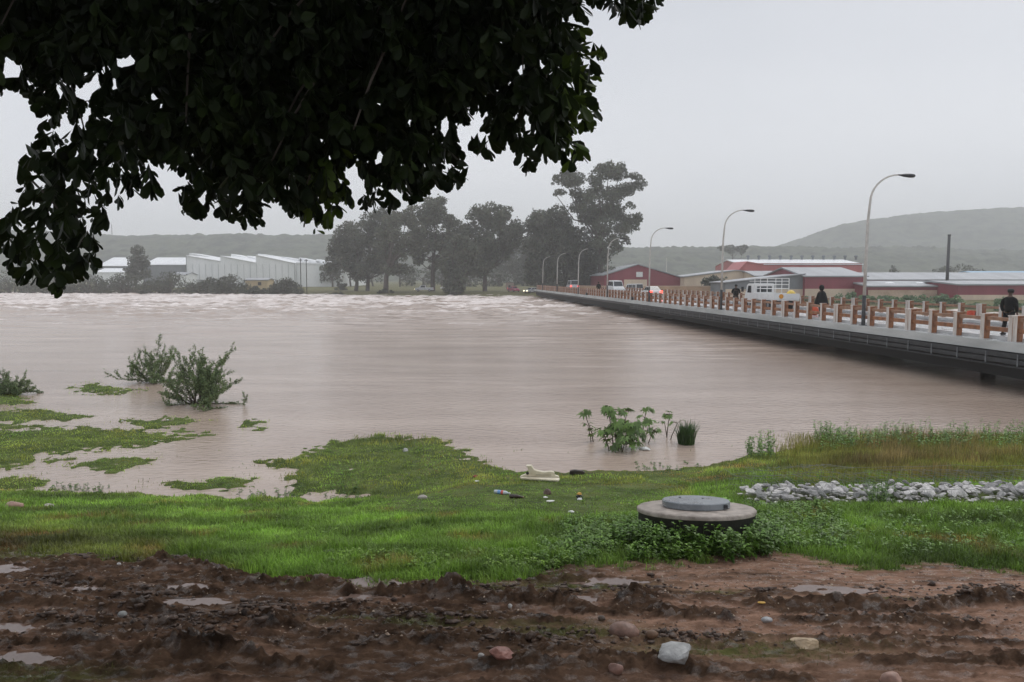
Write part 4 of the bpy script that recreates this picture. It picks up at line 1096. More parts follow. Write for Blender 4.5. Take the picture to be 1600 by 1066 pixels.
for s in (-1, 1):
    m_ = MB(); yy = s * .858; m_.add([(.55, yy, 1.3), (.72, yy, 1.85), (1.3, yy, 1.85), (1.35, yy, 1.3)], [(0, 1, 2, 3)]); m_.build('window', M_cglass, t)
    m_ = MB(); m_.box(.15, .2, s * 1.0, s * 1.2, 1.35, 1.75); m_.tube([(.4, s * .84, 1.5), (.2, s * 1.05, 1.5)], .02, 5); m_.build('mirror', M_head, t)
    for wx, W2 in ((.85, .1), (4.5, .17)):
        o = MB().lathe([(.2, -W2), (.38, -W2), (.4, -W2 + .04), (.4, W2 - .04), (.38, W2), (.2, W2)], 18, ax='y').build('wheel', M_tyre, t); o.location = (wx, s * .72, .4)
        MB().lathe([(.19, -W2 - .01), (.08, -W2 - .03), (.08, W2 + .03), (.19, W2 + .01)], 12, ax='y').build('rim', M_rim, o)
    MB().box(5.5, 5.56, s * .7 - .14, s * .7 + .14, .56, .7).build('taillight', M_tloff, t)
m_ = MB(); m_.add([(1.825, -.6, 1.35), (1.825, .6, 1.35), (1.825, .6, 1.8), (1.825, -.6, 1.8)], [(0, 1, 2, 3)]); m_.build('rear_window', M_cglass, t)
m_ = MB(); m_.add([(.085, -.72, 1.27), (.085, .72, 1.27), (.425, .66, 1.9), (.425, -.66, 1.9)], [(0, 1, 2, 3)]); m_.build('windscreen', M_cglass, t)
m_ = MB(); m_.lathe([(.17, 0), (.17, .012)], 16, c=(5.73, -.45, 1.1), ax='x'); m_.build('round_reflector', mat('orange_reflector', (.75, .32, .03), rough=.4), t)
o = thing('yellow_bundle', 'yellow bundle lying at the tail of the truck bed', 'bundle', (0, 0, 0)); o.location = bl(3.2 + .5, 60.6 - 5.3, DECK + .02 + .9)
m_ = MB(); m_.lathe([(.05, 0), (.3, .06), (.36, .25), (.3, .48), (.16, .62), (.03, .66)], 12); m_.build('sack', mat('yellow_plastic', (.75, .55, .1), (.6, .42, .08), 6, rough=.5), o, sm=True)

# ================================================================== PEOPLE
M_skin = mat('brown_skin', (.10, .055, .035), rough=.5); M_coat = mat('black_raincoat', (.006, .006, .006), (.009, .009, .009), 6, rough=.7, spec=.2)
M_trou = mat('dark_trousers', (.008, .008, .01), rough=.8, spec=.2); M_cap = mat('dark_cap', (.02, .018, .018), rough=.7); M_hair = mat('black_hair', (.01, .01, .01), rough=.8)
M_eye = mat('eye_white', (.7, .68, .65), rough=.2)
def skin_obj(name, pts, edges, rad, m, parent, sub=1, root=0):
    me = bpy.data.meshes.new(name); me.from_pydata([tuple(p) for p in pts], edges, []); me.materials.append(m)
    o = link(bpy.data.objects.new(name, me), parent)
    md = o.modifiers.new('skin', 'SKIN'); md.use_smooth_shade = True
    sv = me.skin_vertices[0].data
    for i, r in enumerate(rad): sv[i].radius = (r, r) if not isinstance(r, tuple) else r; sv[i].use_root = (i == root)
    if sub: s_ = o.modifiers.new('smooth', 'SUBSURF'); s_.levels = sub; s_.render_levels = sub
    return o
def person(label, loc, rz, arms='down', step=.12, coat='jacket', hat=None, lean=0.0, head_turn=0):
    t = thing('person', label, 'person', loc, rz); t.scale = (1.14, 1.14, 1.04)   # faces +y
    st = step
    P = [(0, 0, .95), (0, .01 + lean * .3, 1.12), (0, lean * .7, 1.32), (0, lean, 1.46), (0, lean + .02, 1.53), (0, lean + .03, 1.60), (0, lean + .03, 1.68), (0, lean + .02, 1.74)]
    r = [(.15, .11), (.13, .1), (.16, .11), (.09, .07), .052, (.072, .085), (.078, .095), (.05, .06)]
    E = [(i, i + 1) for i in range(7)]
    def add(p, rr, par): P.append(p); r.append(rr); E.append((par, len(P) - 1)); return len(P) - 1
    for s in (-1, 1):
        h = add((s * .1, 0, .86), .09, 0); k = add((s * .11, s * st * .5 + .03, .48), .06, h); a = add((s * .11, s * st - .02, .09), .04, k); add((s * .12, s * st + .12, .04), .035, a)
        sh = add((s * .19, lean, 1.41), .06, 3)
        if arms == 'down': el = (s * .25, lean - .03, 1.12); wr_ = (s * .24, lean + .05, .88); hd = (s * .235, lean + .08, .79)
        else: el = (s * .26, lean + .02, 1.14); wr_ = (s * .12, lean + .22, 1.12); hd = (s * .05, lean + .27, 1.13)
        e = add(el, .045, sh); w2 = add(wr_, .03, e); h2 = add(hd, (.035, .016), w2)
        d = np.array(hd) - np.array(wr_); d = d / np.linalg.norm(d)
        side = np.array([0, 1.0, 0]) if arms == 'down' else np.array([0, 0, 1.0])
        for fi, (off, ln) in enumerate([(-.028, .058), (-.010, .07), (.009, .075), (.026, .068)]):
            b = np.array(hd) + side * off * -1 + d * .03; f1 = add(tuple(b + d * ln * .5), .009, h2); add(tuple(b + d * ln + np.array([-s * .012, 0, 0])), .007, f1)
        th = np.array(wr_) * .5 + np.array(hd) * .5 + side * .035; f1 = add(tuple(th), .011, w2); add(tuple(th + d * .04 + side * .012), .009, f1)
    skin_obj('body', P, E, r, M_skin, t)
    hz_ = 1.665; hy = lean + .03
    m_ = MB(); m_.add([(-.012, hy + .085, hz_ - .02), (.012, hy + .085, hz_ - .02), (0, hy + .115, hz_ - .025), (0, hy + .088, hz_ + .02)], [(0, 1, 2), (0, 2, 3), (1, 3, 2), (0, 3, 1)]); m_.build('nose', M_skin, t)
    for s in (-1, 1):
        o = MB().lathe([(.004, -.012), (.011, 0), (.004, .012)], 8, c=(s * .03, hy + .078, hz_ + .005)).build('eye', M_eye, t, sm=True)
        o = MB().lathe([(.008, -.028), (.018, 0), (.008, .028)], 8, c=(s * .078, hy + .01, hz_ - .01)).build('ear', M_skin, t, sm=True)
    MB().box(-.022, .022, hy + .082, hy + .09, hz_ - .062, hz_ - .052).build('mouth', mat('lips', (.12, .05, .045), rough=.5), t)
    # hair / hat
    m_ = MB(); pr = [(.094, -.01), (.1, .03), (.095, .07), (.07, .105), (.03, .122), (.005, .125)]
    m_.lathe(pr, 16, c=(0, hy, hz_)); m_.build('hair', M_hair, t, sm=True)
    if hat == 'cap':
        m_ = MB(); m_.lathe([(.103, .03), (.107, .06), (.1, .1), (.07, .13), (.01, .142)], 16, c=(0, hy, hz_)); m_.build('cap', M_cap, t, sm=True)
        m_ = MB(); n = 8; vs = []
        for i in range(n + 1):
            a = math.pi * i / n; vs.append((.095 * math.cos(a), hy + .05 + .14 * math.sin(a), hz_ + .045)); 
        vs2 = [(a_, b_, c_ + .012) for a_, b_, c_ in vs]; m_.add(vs + vs2, [tuple(range(n + 1)), tuple(range(2 * n + 1, n, -1))] + [(i, i + 1, n + 2 + i, n + 1 + i) for i in range(n)]); m_.build('cap_peak', M_cap, t)
    if hat == 'hood':
        m_ = MB(); m_.lathe([(.075, -.16), (.12, -.08), (.13, 0), (.125, .07), (.1, .13), (.05, .165), (.008, .175)], 16, c=(0, hy - .02, hz_)); m_.build('hood', M_coat, t, sm=True)
    # trousers
    P = [(0, 0, .96)]; E = []; r = [(.165, .125)]
    def add2(p, rr, par): P.append(p); r.append(rr); E.append((par, len(P) - 1)); return len(P) - 1
    for s in (-1, 1):
        h = add2((s * .1, 0, .84), .108, 0); k = add2((s * .11, s * st * .5 + .03, .48), .078, h); add2((s * .11, s * st - .02, .1), .066, k)
    skin_obj('trousers', P, E, r, M_trou, t)
    for s in (-1, 1):
        m_ = MB(); m_.box(-.05, .05, -.09, .19, 0, .09); o = m_.build('shoe', M_head, t, bevel=.03); o.location = (s * .115, s * st - .02, 0)
    if coat == 'jacket':
        P = [(0, 0, .82), (0, .01 + lean * .3, 1.1), (0, lean * .8, 1.33), (0, lean, 1.45), (0, lean + .01, 1.5)]; r = [(.2, .15), (.19, .145), (.2, .145), (.12, .1), .075]; E = [(0, 1), (1, 2), (2, 3), (3, 4)]
        for s in (-1, 1):
            sh = add2((s * .2, lean, 1.39), .088, 3)
            if arms == 'down': el = (s * .26, lean - .03, 1.12); wr_ = (s * .245, lean + .05, .9)
            else: el = (s * .27, lean + .02, 1.14); wr_ = (s * .14, lean + .2, 1.12)
            e = add2(el, .068, sh); add2(wr_, .052, e)
        skin_obj('jacket', P, E, r, M_coat, t)
    else:
        m_ = MB(); k = 20; vs = []
        pf = [(.09, 1.5), (.17, 1.44), (.25, 1.36), (.31, 1.15), (.37, .95), (.42, .72)]
        for (rr, z_) in pf:
            for j in range(k):
                a = 2 * math.pi * j / k; q = rr * (1 + (.06 * math.sin(5 * a + z_ * 3)) * (1.5 - z_)); vs.append((q * math.cos(a), q * .62 * math.sin(a) + lean * .6, z_ + (.02 * math.sin(3 * a) if z_ < .8 else 0)))
        m_.add(vs, [(i * k + j, i * k + (j + 1) % k, (i + 1) * k + (j + 1) % k, (i + 1) * k + j) for i in range(len(pf) - 1) for j in range(k)])
        m_.build('poncho', M_coat, t, sm=True)
    return t
FW = DECK + .13
def lane(u, yl_guess):  # bridge-local x giving picture column u at depth
    return None
def on_bridge(u, xl):
    # solve for local y so that point projects to column u
    lo, hi = 10, 175
    for _ in range(50):
        m_ = (lo + hi) / 2; p = bl(xl, m_); uu_ = 800 + 1170 * p[0] / p[1]
        if uu_ > u: lo = m_
        else: hi = m_
    return bl(xl, (lo + hi) / 2, FW)
person('man in dark jacket and peaked cap at the bridge railing, right edge', on_bridge(1577, .95), R(-65), hat='cap', coat='jacket')
person('hooded person in a wide dark poncho on the bridge right of the truck', on_bridge(1283, 1.0), R(20), hat='hood', coat='poncho', arms='front')
person('person bent forward in a dark coat on the bridge left of the truck', on_bridge(1149, 1.0), R(-20), hat=None, coat='jacket', lean=.16, arms='front', step=.2)
person('tiny dark figure at the railing in front of the white minibus', on_bridge(935, .9), R(10), hat=None, coat='jacket')
# red things on the far footway
pq = on_bridge(1519, 8.12)
o = thing('red_sign', 'small red-orange square board hung on the far railing left of the capped man', 'board', (pq[0], pq[1], DECK + .25), BA)
m_ = MB(); m_.box(-.03, .03, -.2, .2, .0, .36); m_.box(-.3, .3, -.02, .02, .02, .34); m_.build('board', mat('red_orange_paint', (.7, .12, .07), rough=.5), o)
pq = on_bridge(1272, 1.35)
o = thing('red_bag', 'orange-red bag beside the hooded person on the bridge', 'bag', (pq[0], pq[1], FW))
m_ = MB(); m_.lathe([(.12, 0), (.26, .05), (.3, .25), (.24, .45), (.12, .6), (.05, .68)], 12); m_.build('sack', mat('orange_red_fabric', (.6, .1, .04), (.45, .07, .03), 5, rough=.7), o, sm=True)

# ================================================================== PLANTS IN THE WATER
M_acl = mat('fine_green_leaves', (.19, .25, .10), (.11, .16, .065), 6, rough=.6, attr='tint', trans=.2)
M_stem = mat('brown_stem', (.08, .055, .035), rough=.8)
def thorn_bush(label, u, v, wpx, hpx, seed, tall=1.0, nb=26):
    rg = np.random.default_rng(seed)
    b = onz(u, v, 0.0); k = b[1] / 1170
    t = thing('thorn_bush', label, 'bush', (b[0], b[1], 0), group='bushes standing in the flood')
    H = hpx * k; W = wpx * k / 2
    mb = MB(); L = []; D = []
    def branch(p, d, ln, r, depth):
        n = 6; pts = [p]; q = p.copy(); dd = d.copy()
        for i in range(n):
            dd = dd + rg.normal(size=3) * .16 + np.array([0, 0, .03 if depth == 0 else .07]); dd /= np.linalg.norm(dd)
            q = q + dd * ln / n; q[2] = max(q[2], .02); pts.append(q.copy())
            if depth < 2 and i >= 1 and rg.random() < (.8 if depth == 0 else .55):
                nd = dd + rg.normal(size=3) * .6; nd[2] += .15; nd /= np.linalg.norm(nd); branch(q.copy(), nd, ln * rg.uniform(.3, .5), r * .5, depth + 1)
        mb.tube(pts, [r * (1 - .8 * i / n) for i in range(n + 1)], 4, cap=False)
        P = np.array(pts); st = 0 if depth else 2
        for i in range(st, n):
            m = int(np.linalg.norm(P[i + 1] - P[i]) / .0085) + 1
            f = rg.random(m)[:, None]; c = P[i] * (1 - f) + P[i + 1] * f + rg.normal(size=(m, 3)) * .028
            L.append(c)
    for i in range(nb):
        a = rg.uniform(0, 2 * math.pi); el = rg.uniform(.08, 1.35); 
        if i < 2: el = 1.45
        d = np.array([math.cos(a) * math.cos(el), math.sin(a) * math.cos(el), math.sin(el)])
        ext = 1 / math.sqrt((math.cos(el) / (W * (1.0 if el < .7 else 1.0))) ** 2 + (math.sin(el) / (H * (1 if i < 3 else .74))) ** 2)
        branch(np.array([rg.normal() * .12, rg.normal() * .1, -.15]), d, ext * rg.uniform(.75, 1.05), .022, 0)
    mb.build('branches', M_stem, t)
    C = np.concatenate(L); C = C[C[:, 2] > .0]
    mesh_arrays('foliage', leaf_quads(C, .062, rg=rg, aspect=.5), [quad_idx(len(C))], M_acl, t, attr={'tint': tint_leaf(len(C), .55, 1.5, rg)})
    return t
thorn_bush('larger dense thorny bush standing in the flood, right of the smaller one', 312, 632, 130, 98, 3, nb=34)
thorn_bush('smaller open thorny bush in the flood, behind and left of the larger one', 240, 597, 92, 64, 4, nb=20)
thorn_bush('small leafy bush on the grassy islet cut by the left edge of the view', 12, 618, 62, 42, 8, nb=20)

M_castor = mat('castor_leaves', (.17, .28, .06), (.11, .19, .045), 5, rough=.45, attr='tint', trans=.25)
def palm_leaf(c, nrm, up, s, V, F, T, rg):
    nrm = nrm / np.linalg.norm(nrm); e1 = up - nrm * (up @ nrm); e1 /= np.linalg.norm(e1) + 1e-9; e2 = np.cross(nrm, e1)
    tt = rg.uniform(.6, 1.35)
    for j in range(7):
        a = (j - 3) * .72 + rg.normal() * .05; ln = s * (1 - .08 * abs(j - 3)); 
        d = e1 * math.cos(a) + e2 * math.sin(a); w_ = np.cross(nrm, d) * ln * .19
        b = len(V); dr = -nrm * ln * .12 * 0 + np.array([0, 0, -ln * .22])
        V += [c, c + d * ln * .45 + w_, c + d * ln + dr, c + d * ln * .45 - w_]; F.append((b, b + 1, b + 2, b + 3)); T += [tt] * 4
def castor(label, u, v, stems, seed, group='castor plants standing in the flood'):
    """stems: (du at foot px, du at top px, height px, leaf count, leaf size m)"""
    rg = np.random.default_rng(seed); b = onz(u, v, 0); k = b[1] / 1170
    t = thing('castor_plant', label, 'plant', (b[0], b[1], 0), group=group)
    mb = MB(); V = []; F = []; T = []
    for (d0, d1, h, nl, ls) in stems:
        y0 = rg.uniform(-.25, .25); p0 = np.array([d0 * k, y0, -.25]); p1 = np.array([d1 * k, y0 + rg.normal() * .08, h * k])
        pm = (p0 + p1) / 2 + np.array([(d0 - d1) * .25 * k, 0, -.02]); mb.tube([p0, pm, p1], [.016, .013, .008], 6)
        for i in range(nl):
            f = rg.uniform(.45, 1.0) if i > 5 else 1.0
            s = pm + (p1 - pm) * (f * 2 - 1) if f > .5 else p0 + (pm - p0) * f * 2
            a = rg.uniform(0, 2 * math.pi); pl = rg.uniform(.08, .2); c = s + np.array([math.cos(a) * pl, math.sin(a) * pl * .8, rg.uniform(-.02, .1)])
            c[2] = max(c[2], .03)
            mb.tube([s, (s + c) / 2 + np.array([0, 0, .03]), c], .005, 4, cap=False)
            n_ = np.array([math.cos(a) * .7, math.sin(a) * .7 - .25, .75]) + rg.normal(size=3) * .2
            palm_leaf(c, n_, np.array([math.cos(a), math.sin(a), -.1]), ls * rg.uniform(.7, 1.15), V, F, T, rg)
    mb.build('stem', M_stem, t)
    mesh_arrays('foliage', V, [np.array(F)], M_castor, t, attr={'tint': np.repeat(np.array(T)[:, None], 3, 1)})
    return t
castor('leaning castor plant with one bare curved stem, leftmost of the castor plants', 921, 691, [(8, -8, 46, 9, .16), (4, -2, 25, 3, .1)], 1)
castor('tall bushy castor plant clump with many palmate leaves in the flood water', 962, 702, [(-4, -14, 66, 12, .17), (0, -4, 60, 12, .18), (2, 2, 40, 16, .19), (8, 18, 60, 9, .15), (-10, -22, 30, 12, .16), (-2, -6, 26, 14, .18), (6, 12, 22, 14, .18)], 2)
castor('dense castor plant right of the tallest clump with leaves down to the water', 988, 700, [(-4, -2, 44, 14, .18), (0, 4, 30, 14, .18), (-8, -10, 34, 12, .17), (2, 10, 22, 10, .15)], 3)
castor('slender castor plant with drooping top leaves on the right of the clump', 1007, 692, [(-2, 4, 50, 10, .15), (0, 8, 30, 10, .17), (4, 12, 20, 6, .14)], 4)
castor('single thin castor seedling standing apart in the water, right of the clump', 1043, 684, [(0, 3, 36, 8, .14), (0, -5, 22, 2, .08), (0, 12, 26, 3, .12)], 5)

M_blade = mat('reed_blades', (.07, .125, .035), (.045, .085, .028), 3, rough=.5, attr='tint', trans=.25)
def blades(P, H, W, tint, lean=.35, rg=rng, seg=2):
    n = len(P); a = rg.uniform(0, 2 * np.pi, n); d = np.stack([np.cos(a), np.sin(a), np.zeros(n)], 1)
    s = np.stack([-np.sin(a), np.cos(a), np.zeros(n)], 1) * (W * .5)[:, None]
    # face mostly random
    la = rg.uniform(.1, 1, n) * lean
    m = P + d * (H * la * .35)[:, None]; m[:, 2] += H * .55
    t = P + d * (H * la)[:, None]; t[:, 2] += H * (1 - .35 * la)
    V = np.stack([P - s, P + s, m + s * .75, m - s * .75, t], 1).reshape(-1, 3)
    i = np.arange(n)[:, None] * 5
    return V, i + np.array([[0, 1, 2, 3]]), i + np.array([[3, 2, 4]]), np.repeat(tint, 5, 0)
def tuft(name, label, cat, x_, y_, z_, n, r, h, seed, col=(1, 1, 1), w=.014, group=None, lean=.6):
    rg = np.random.default_rng(seed); t = thing(name, label, cat, (x_, y_, z_), group=group)
    P = np.zeros((n, 3)); rr = r * np.sqrt(rg.random(n)); aa = rg.uniform(0, 6.28, n); P[:, 0] = rr * np.cos(aa); P[:, 1] = rr * np.sin(aa); P[:, 2] = -.05
    V, q, tr, ti = blades(P, h * rg.uniform(.5, 1.1, n), np.full(n, w), np.array(col) * rg.uniform(.6, 1.4, (n, 1)), lean, rg)
    mesh_arrays('blades', V, [q, tr], M_blade, t, attr={'tint': ti}); return t
b = onz(1072, 694); tuft('reed_tuft', 'tufted green reed clump standing alone in the water at the right of the castor plants', 'reeds', b[0], b[1], 0, 420, .2, .72, 1, (1, 1.1, .9), .022)
C = []
# ================================================================== MANHOLE
M_ring = mat('cast_concrete', (.42, .36, .31), (.2, .165, .135), 7, rough=.6, rough2=.4, bump=.3, bscale=30)
M_ringd = mat('dark_shaft_concrete', (.035, .032, .025), (.015, .015, .012), 6, rough=.8, bump=.4, bscale=20)  # much darker tone for the shaft below the cover slab
M_lid = mat('wet_grey_lid', (.24, .26, .275), (.17, .185, .2), 4, rough=.4, rough2=.2, bump=.15, bscale=40)
mc = atY(1087, 801, 8.25); mz = 1.735; mx_, my_ = mc[0] , 8.25
gzm = float(base_z(np.array(mx_), np.array(my_)))
t = thing('manhole', 'round concrete manhole with a raised grey lid in the grass beside the stone gabion', 'manhole', (mx_, my_, mz))
rgm = np.random.default_rng(5)
def ringmesh(prof, k, jit):
    m_ = MB(); vs = []
    for i, (r_, z_) in enumerate(prof):
        for j in range(k):
            a = 2 * math.pi * j / k; rr = r_ * (1 + jit * math.sin(3 * a + i) * .5 + jit * .5 * rgm.normal() * (r_ > .4)); vs.append((rr * math.cos(a), rr * math.sin(a), z_))
    m_.add(vs, [(i * k + j, i * k + (j + 1) % k, (i + 1) * k + (j + 1) % k, (i + 1) * k + j) for i in range(len(prof) - 1) for j in range(k)]); return m_
ringmesh([(.635, -.9), (.64, -.03), (.652, -.022)], 72, .004).build('shaft_ring', M_ringd, t, sm=True)
ringmesh([(.652, -.045), (.655, -.012), (.635, .004), (.40, .012), (.30, .012), (.02, .012)], 72, .006).build('cover_slab', M_ring, t, sm=True)
m_ = MB(); m_.lathe([(.365, .014), (.372, .02), (.372, .078), (.362, .088), (.35, .09), (.02, .094)], 64); t.rotation_euler = (R(-9), 0, 0); lid = m_.build('lid', M_lid, t, bevel=0)
for i, (a, r_) in enumerate([(0.6, .12), (2.4, .2)]): MB().lathe([(.014, .0), (.014, .004)], 10, c=(r_ * math.cos(a), r_ * math.sin(a), .094)).build('lifting_hole', M_dk, lid)
MB().box(.235, .275, -.30, -.262, .03, .07).build('side_notch', M_dk, lid)

# ================================================================== STONES
def rock(name, m, s, seed, parent=None, cuts=9, flat=.6, sm=False, deep=.55, jit=.018):
    rg = np.random.default_rng(seed); bm = bmesh.new(); bmesh.ops.create_icosphere(bm, subdivisions=3 if s[0] != 1 else 2, radius=1)
    for v_ in bm.verts:
        c = v_.co
        for _ in range(1): pass
    pl = []
    for _ in range(cuts):
        n_ = Vector(rg.normal(size=3)).normalized(); pl.append((n_, rg.uniform(deep, .85)))
    for v_ in bm.verts:
        for n_, d in pl:
            q = v_.co.dot(n_)
            if q > d: v_.co -= n_ * (q - d)
        v_.co += Vector(rg.normal(size=3)) * jit
        v_.co = Vector((v_.co.x * s[0], v_.co.y * s[1], v_.co.z * s[2]))
    me = bpy.data.meshes.new(name); bm.to_mesh(me); bm.free(); me.materials.append(m)
    if sm: me.polygons.foreach_set('use_smooth', [True] * len(me.polygons))
    return link(bpy.data.objects.new(name, me), parent)
M_st = [mat('grey_quarry_stone', (.46, .44, .43), (.27, .255, .25), 4, rough=.55, bump=.5, bscale=18), mat('pale_quarry_stone', (.68, .65, .62), (.45, .43, .41), 4, rough=.55, bump=.5, bscale=18), mat('dark_quarry_stone', (.33, .32, .31), (.18, .175, .17), 4, rough=.5, bump=.5, bscale=18)]
var = [rock('gabion_stone', M_st[[0, 1, 0, 2, 1, 0][i % 6]], (1, rng.uniform(.55, .75), rng.uniform(.35, .5)), 200 + i, cuts=15, deep=.38, jit=.004) for i in range(12)]
vn = [v_.data for v_ in var]
for v_ in var: bpy.data.objects.remove(v_)
XG0 = on_ground(1172, 786)[0]
rs = random.Random(4); cnt = 0
GAB = []
for layer in range(2):
    for ix in range(62):
        for iy in range(6 if layer == 0 else 5):
            x_ = XG0 + .12 + ix * .125 + rs.uniform(-.05, .05); y_ = 10.75 + .1 * layer + iy * .2 + rs.uniform(-.07, .07)
            if x_ > 11.2: continue
            z_ = gz(x_, y_) + .02 + layer * .10 + rs.uniform(-.02, .03)
            GAB.append((x_, y_, z_, (layer * 2 if iy < 3 else layer) + rs.random())); cnt += 1
GAB.sort(key=lambda q: -q[3])
Vr = []; Fr = []; nb_ = 0
for (x_, y_, z_, _) in GAB[280:]:       # small fill between the stones one can count
    me_s = vn[rs.randrange(12)]; co = np.empty(len(me_s.vertices) * 3); me_s.vertices.foreach_get('co', co); co = co.reshape(-1, 3) * rs.uniform(.05, .09)
    a_ = rs.uniform(0, 6.28); co = co @ np.array([[math.cos(a_), math.sin(a_), 0], [-math.sin(a_), math.cos(a_), 0], [0, 0, 1]])
    Vr.append(co + np.array([x_, y_, z_])); lp_ = np.empty(len(me_s.loops), np.int32); me_s.loops.foreach_get('vertex_index', lp_); Fr.append(lp_.reshape(-1, 3) + nb_); nb_ += len(co)
o = mesh_arrays('rubble_fill', np.concatenate(Vr), [np.concatenate(Fr)], M_st[1]); tag(o, 'small pale rubble filling the gaps of the wire gabion', kind='stuff')
for (x_, y_, z_, _) in GAB[:280]:
    o = bpy.data.objects.new('gabion_stone', vn[rs.randrange(12)]); COL.objects.link(o)
    o.location = (x_, y_, z_); s_ = rs.choice([.07, .085, .10, .115, .15]) ; o.scale = (s_, s_, s_)
    o.rotation_euler = (rs.uniform(-.5, .5), rs.uniform(-.4, .4), rs.uniform(0, 6.28))
    tag(o, 'angular grey stone lying in the low wire gabion right of the manhole', 'stone', 'loose grey stones filling the wire gabion')
# wire netting
m_ = MB(); rw = np.random.default_rng(9)
def wz_(x_, y_, h): return gz(x_, y_) + h
NX = 40
for i in range(NX):
    xa = XG0 - .02 + i * .185
    for s in (-1, 1):
        pts = []
        for (yy, h) in [(10.5, .02), (10.55, .2), (10.8, .31), (11.2, .33), (11.6, .33), (11.95, .32), (12.0, .1)]:
            pts.append((xa + s * (yy - 10.5) * .13 + rw.normal() * .02, yy, wz_(xa, yy, h) + rw.normal() * .012))
        m_.tube(pts, .0022, 3, cap=False)
for (yy, h) in [(10.53, .2), (10.8, .31), (11.2, .33), (11.6, .34), (11.97, .36), (11.99, .25), (12.0, .15)]:
    m_.tube([(XG0 - .02 + j * .37, yy + rw.normal() * .02, wz_(XG0 + j * .37, yy, h) + rw.normal() * .018) for j in range(21)], .003, 3, cap=False)
for j in range(14):  # loose tangled wire ends
    x_ = XG0 + rw.uniform(0, 1.6); m_.tube([(x_, 11.9, wz_(x_, 11.9, .3)), (x_ + rw.normal() * .15, 11.95, wz_(x_, 11.9, .42)), (x_ + rw.normal() * .3, 12, wz_(x_, 12, .36))], .0022, 3, cap=False)
nt_ = m_.build('gabion_netting', mat('zinc_wire', (.35, .36, .36), rough=.4, metal=.6)); tag(nt_, 'sagging zinc wire netting over the bed of grey stones', 'wire netting')

def stone(u, v, w, h, label, col, seed, sink=.35, sm=True, name='stone', flat=.7, rz=0.0, cuts=5):
    p = on_ground(u, v + h * .4); k = np.linalg.norm(p - np.array([0, 0, CAMZ])) / 1170; s = w * k / 2 * (1.3 if cuts > 5 else 1.0); hz_ = h * k * (.5 if cuts > 5 else .62)
    o = rock(name, mat(name + '_surface', col, tuple(c * .6 for c in col), 14, rough=.5, bump=.3, bscale=40), (s, s * flat, hz_), seed, sm=sm, cuts=cuts)
    o.location = (p[0], p[1], p[2] + hz_ * (1 - sink) * .3); o.rotation_euler = (0, 0, rz)
    tag(o, label, 'stone'); return o
stone(975, 986, 44, 22, 'smooth oval brown stone lying in the churned mud', (.26, .15, .11), 301, rz=-.3, cuts=0, sink=.1)
stone(1018, 990, 18, 12, 'small brown stone just right of the smooth oval one', (.2, .11, .06), 302)
stone(1053, 1022, 56, 26, 'pale grey angular flat stone half sunk in mud near the bottom edge', (.38, .38, .37), 303, sm=False, cuts=12)
stone(1258, 1004, 34, 14, 'cream coloured stone in the mud right of the pale grey angular one', (.45, .33, .2), 304, sm=False, cuts=9)
stone(1395, 1060, 32, 18, 'pinkish brown stone cut by the bottom edge of the view', (.4, .24, .18), 305)
stone(785, 1019, 30, 18, 'reddish broken lump of brick lying in dark mud', (.28, .12, .09), 306, sm=False, cuts=10)
stone(962, 1050, 22, 16, 'small pinkish stone on the dark mud ridge at the bottom', (.3, .17, .13), 307)
stone(192, 960, 14, 9, 'small pale stone in the ruts at left, below the blue-grey puddle', (.42, .42, .4), 308)
stone(22, 789, 24, 12, 'pinkish stone at the grass edge by the left side of the view', (.42, .25, .19), 309)
stone(76, 790, 15, 7, 'small pale flat stone right of the pinkish one at the left shore', (.5, .45, .38), 310)
stone(660, 776, 15, 8, 'rounded pale stone in short grass below the peninsula', (.42, .38, .33), 311)
stone(634, 703, 10, 9, 'small light grey stone on the tip of the grassy peninsula', (.45, .44, .42), 312)
stone(855, 768, 13, 12, 'dark round brown stone on the short grass below the white plastic', (.16, .1, .075), 313)
stone(797, 945 + 2, 7, 6, 'tiny white pebble at the right end of the clod ridge', (.6, .58, .55), 314)
stone(1198, 973, 16, 7, 'small flat pale grey stone in the mud right of centre', (.42, .42, .42), 315)
stone(940, 968, 12, 8, 'small dark stone just above the smooth oval stone', (.1, .07, .05), 316)
stone(186, 884 - 3, 6, 5, 'tiny white pebble on the mud below the left grass', (.7, .68, .66), 317)
stone(752, 1023, 10, 6, 'tiny white stone chip left of the reddish brick lump', (.55, .53, .5), 318)

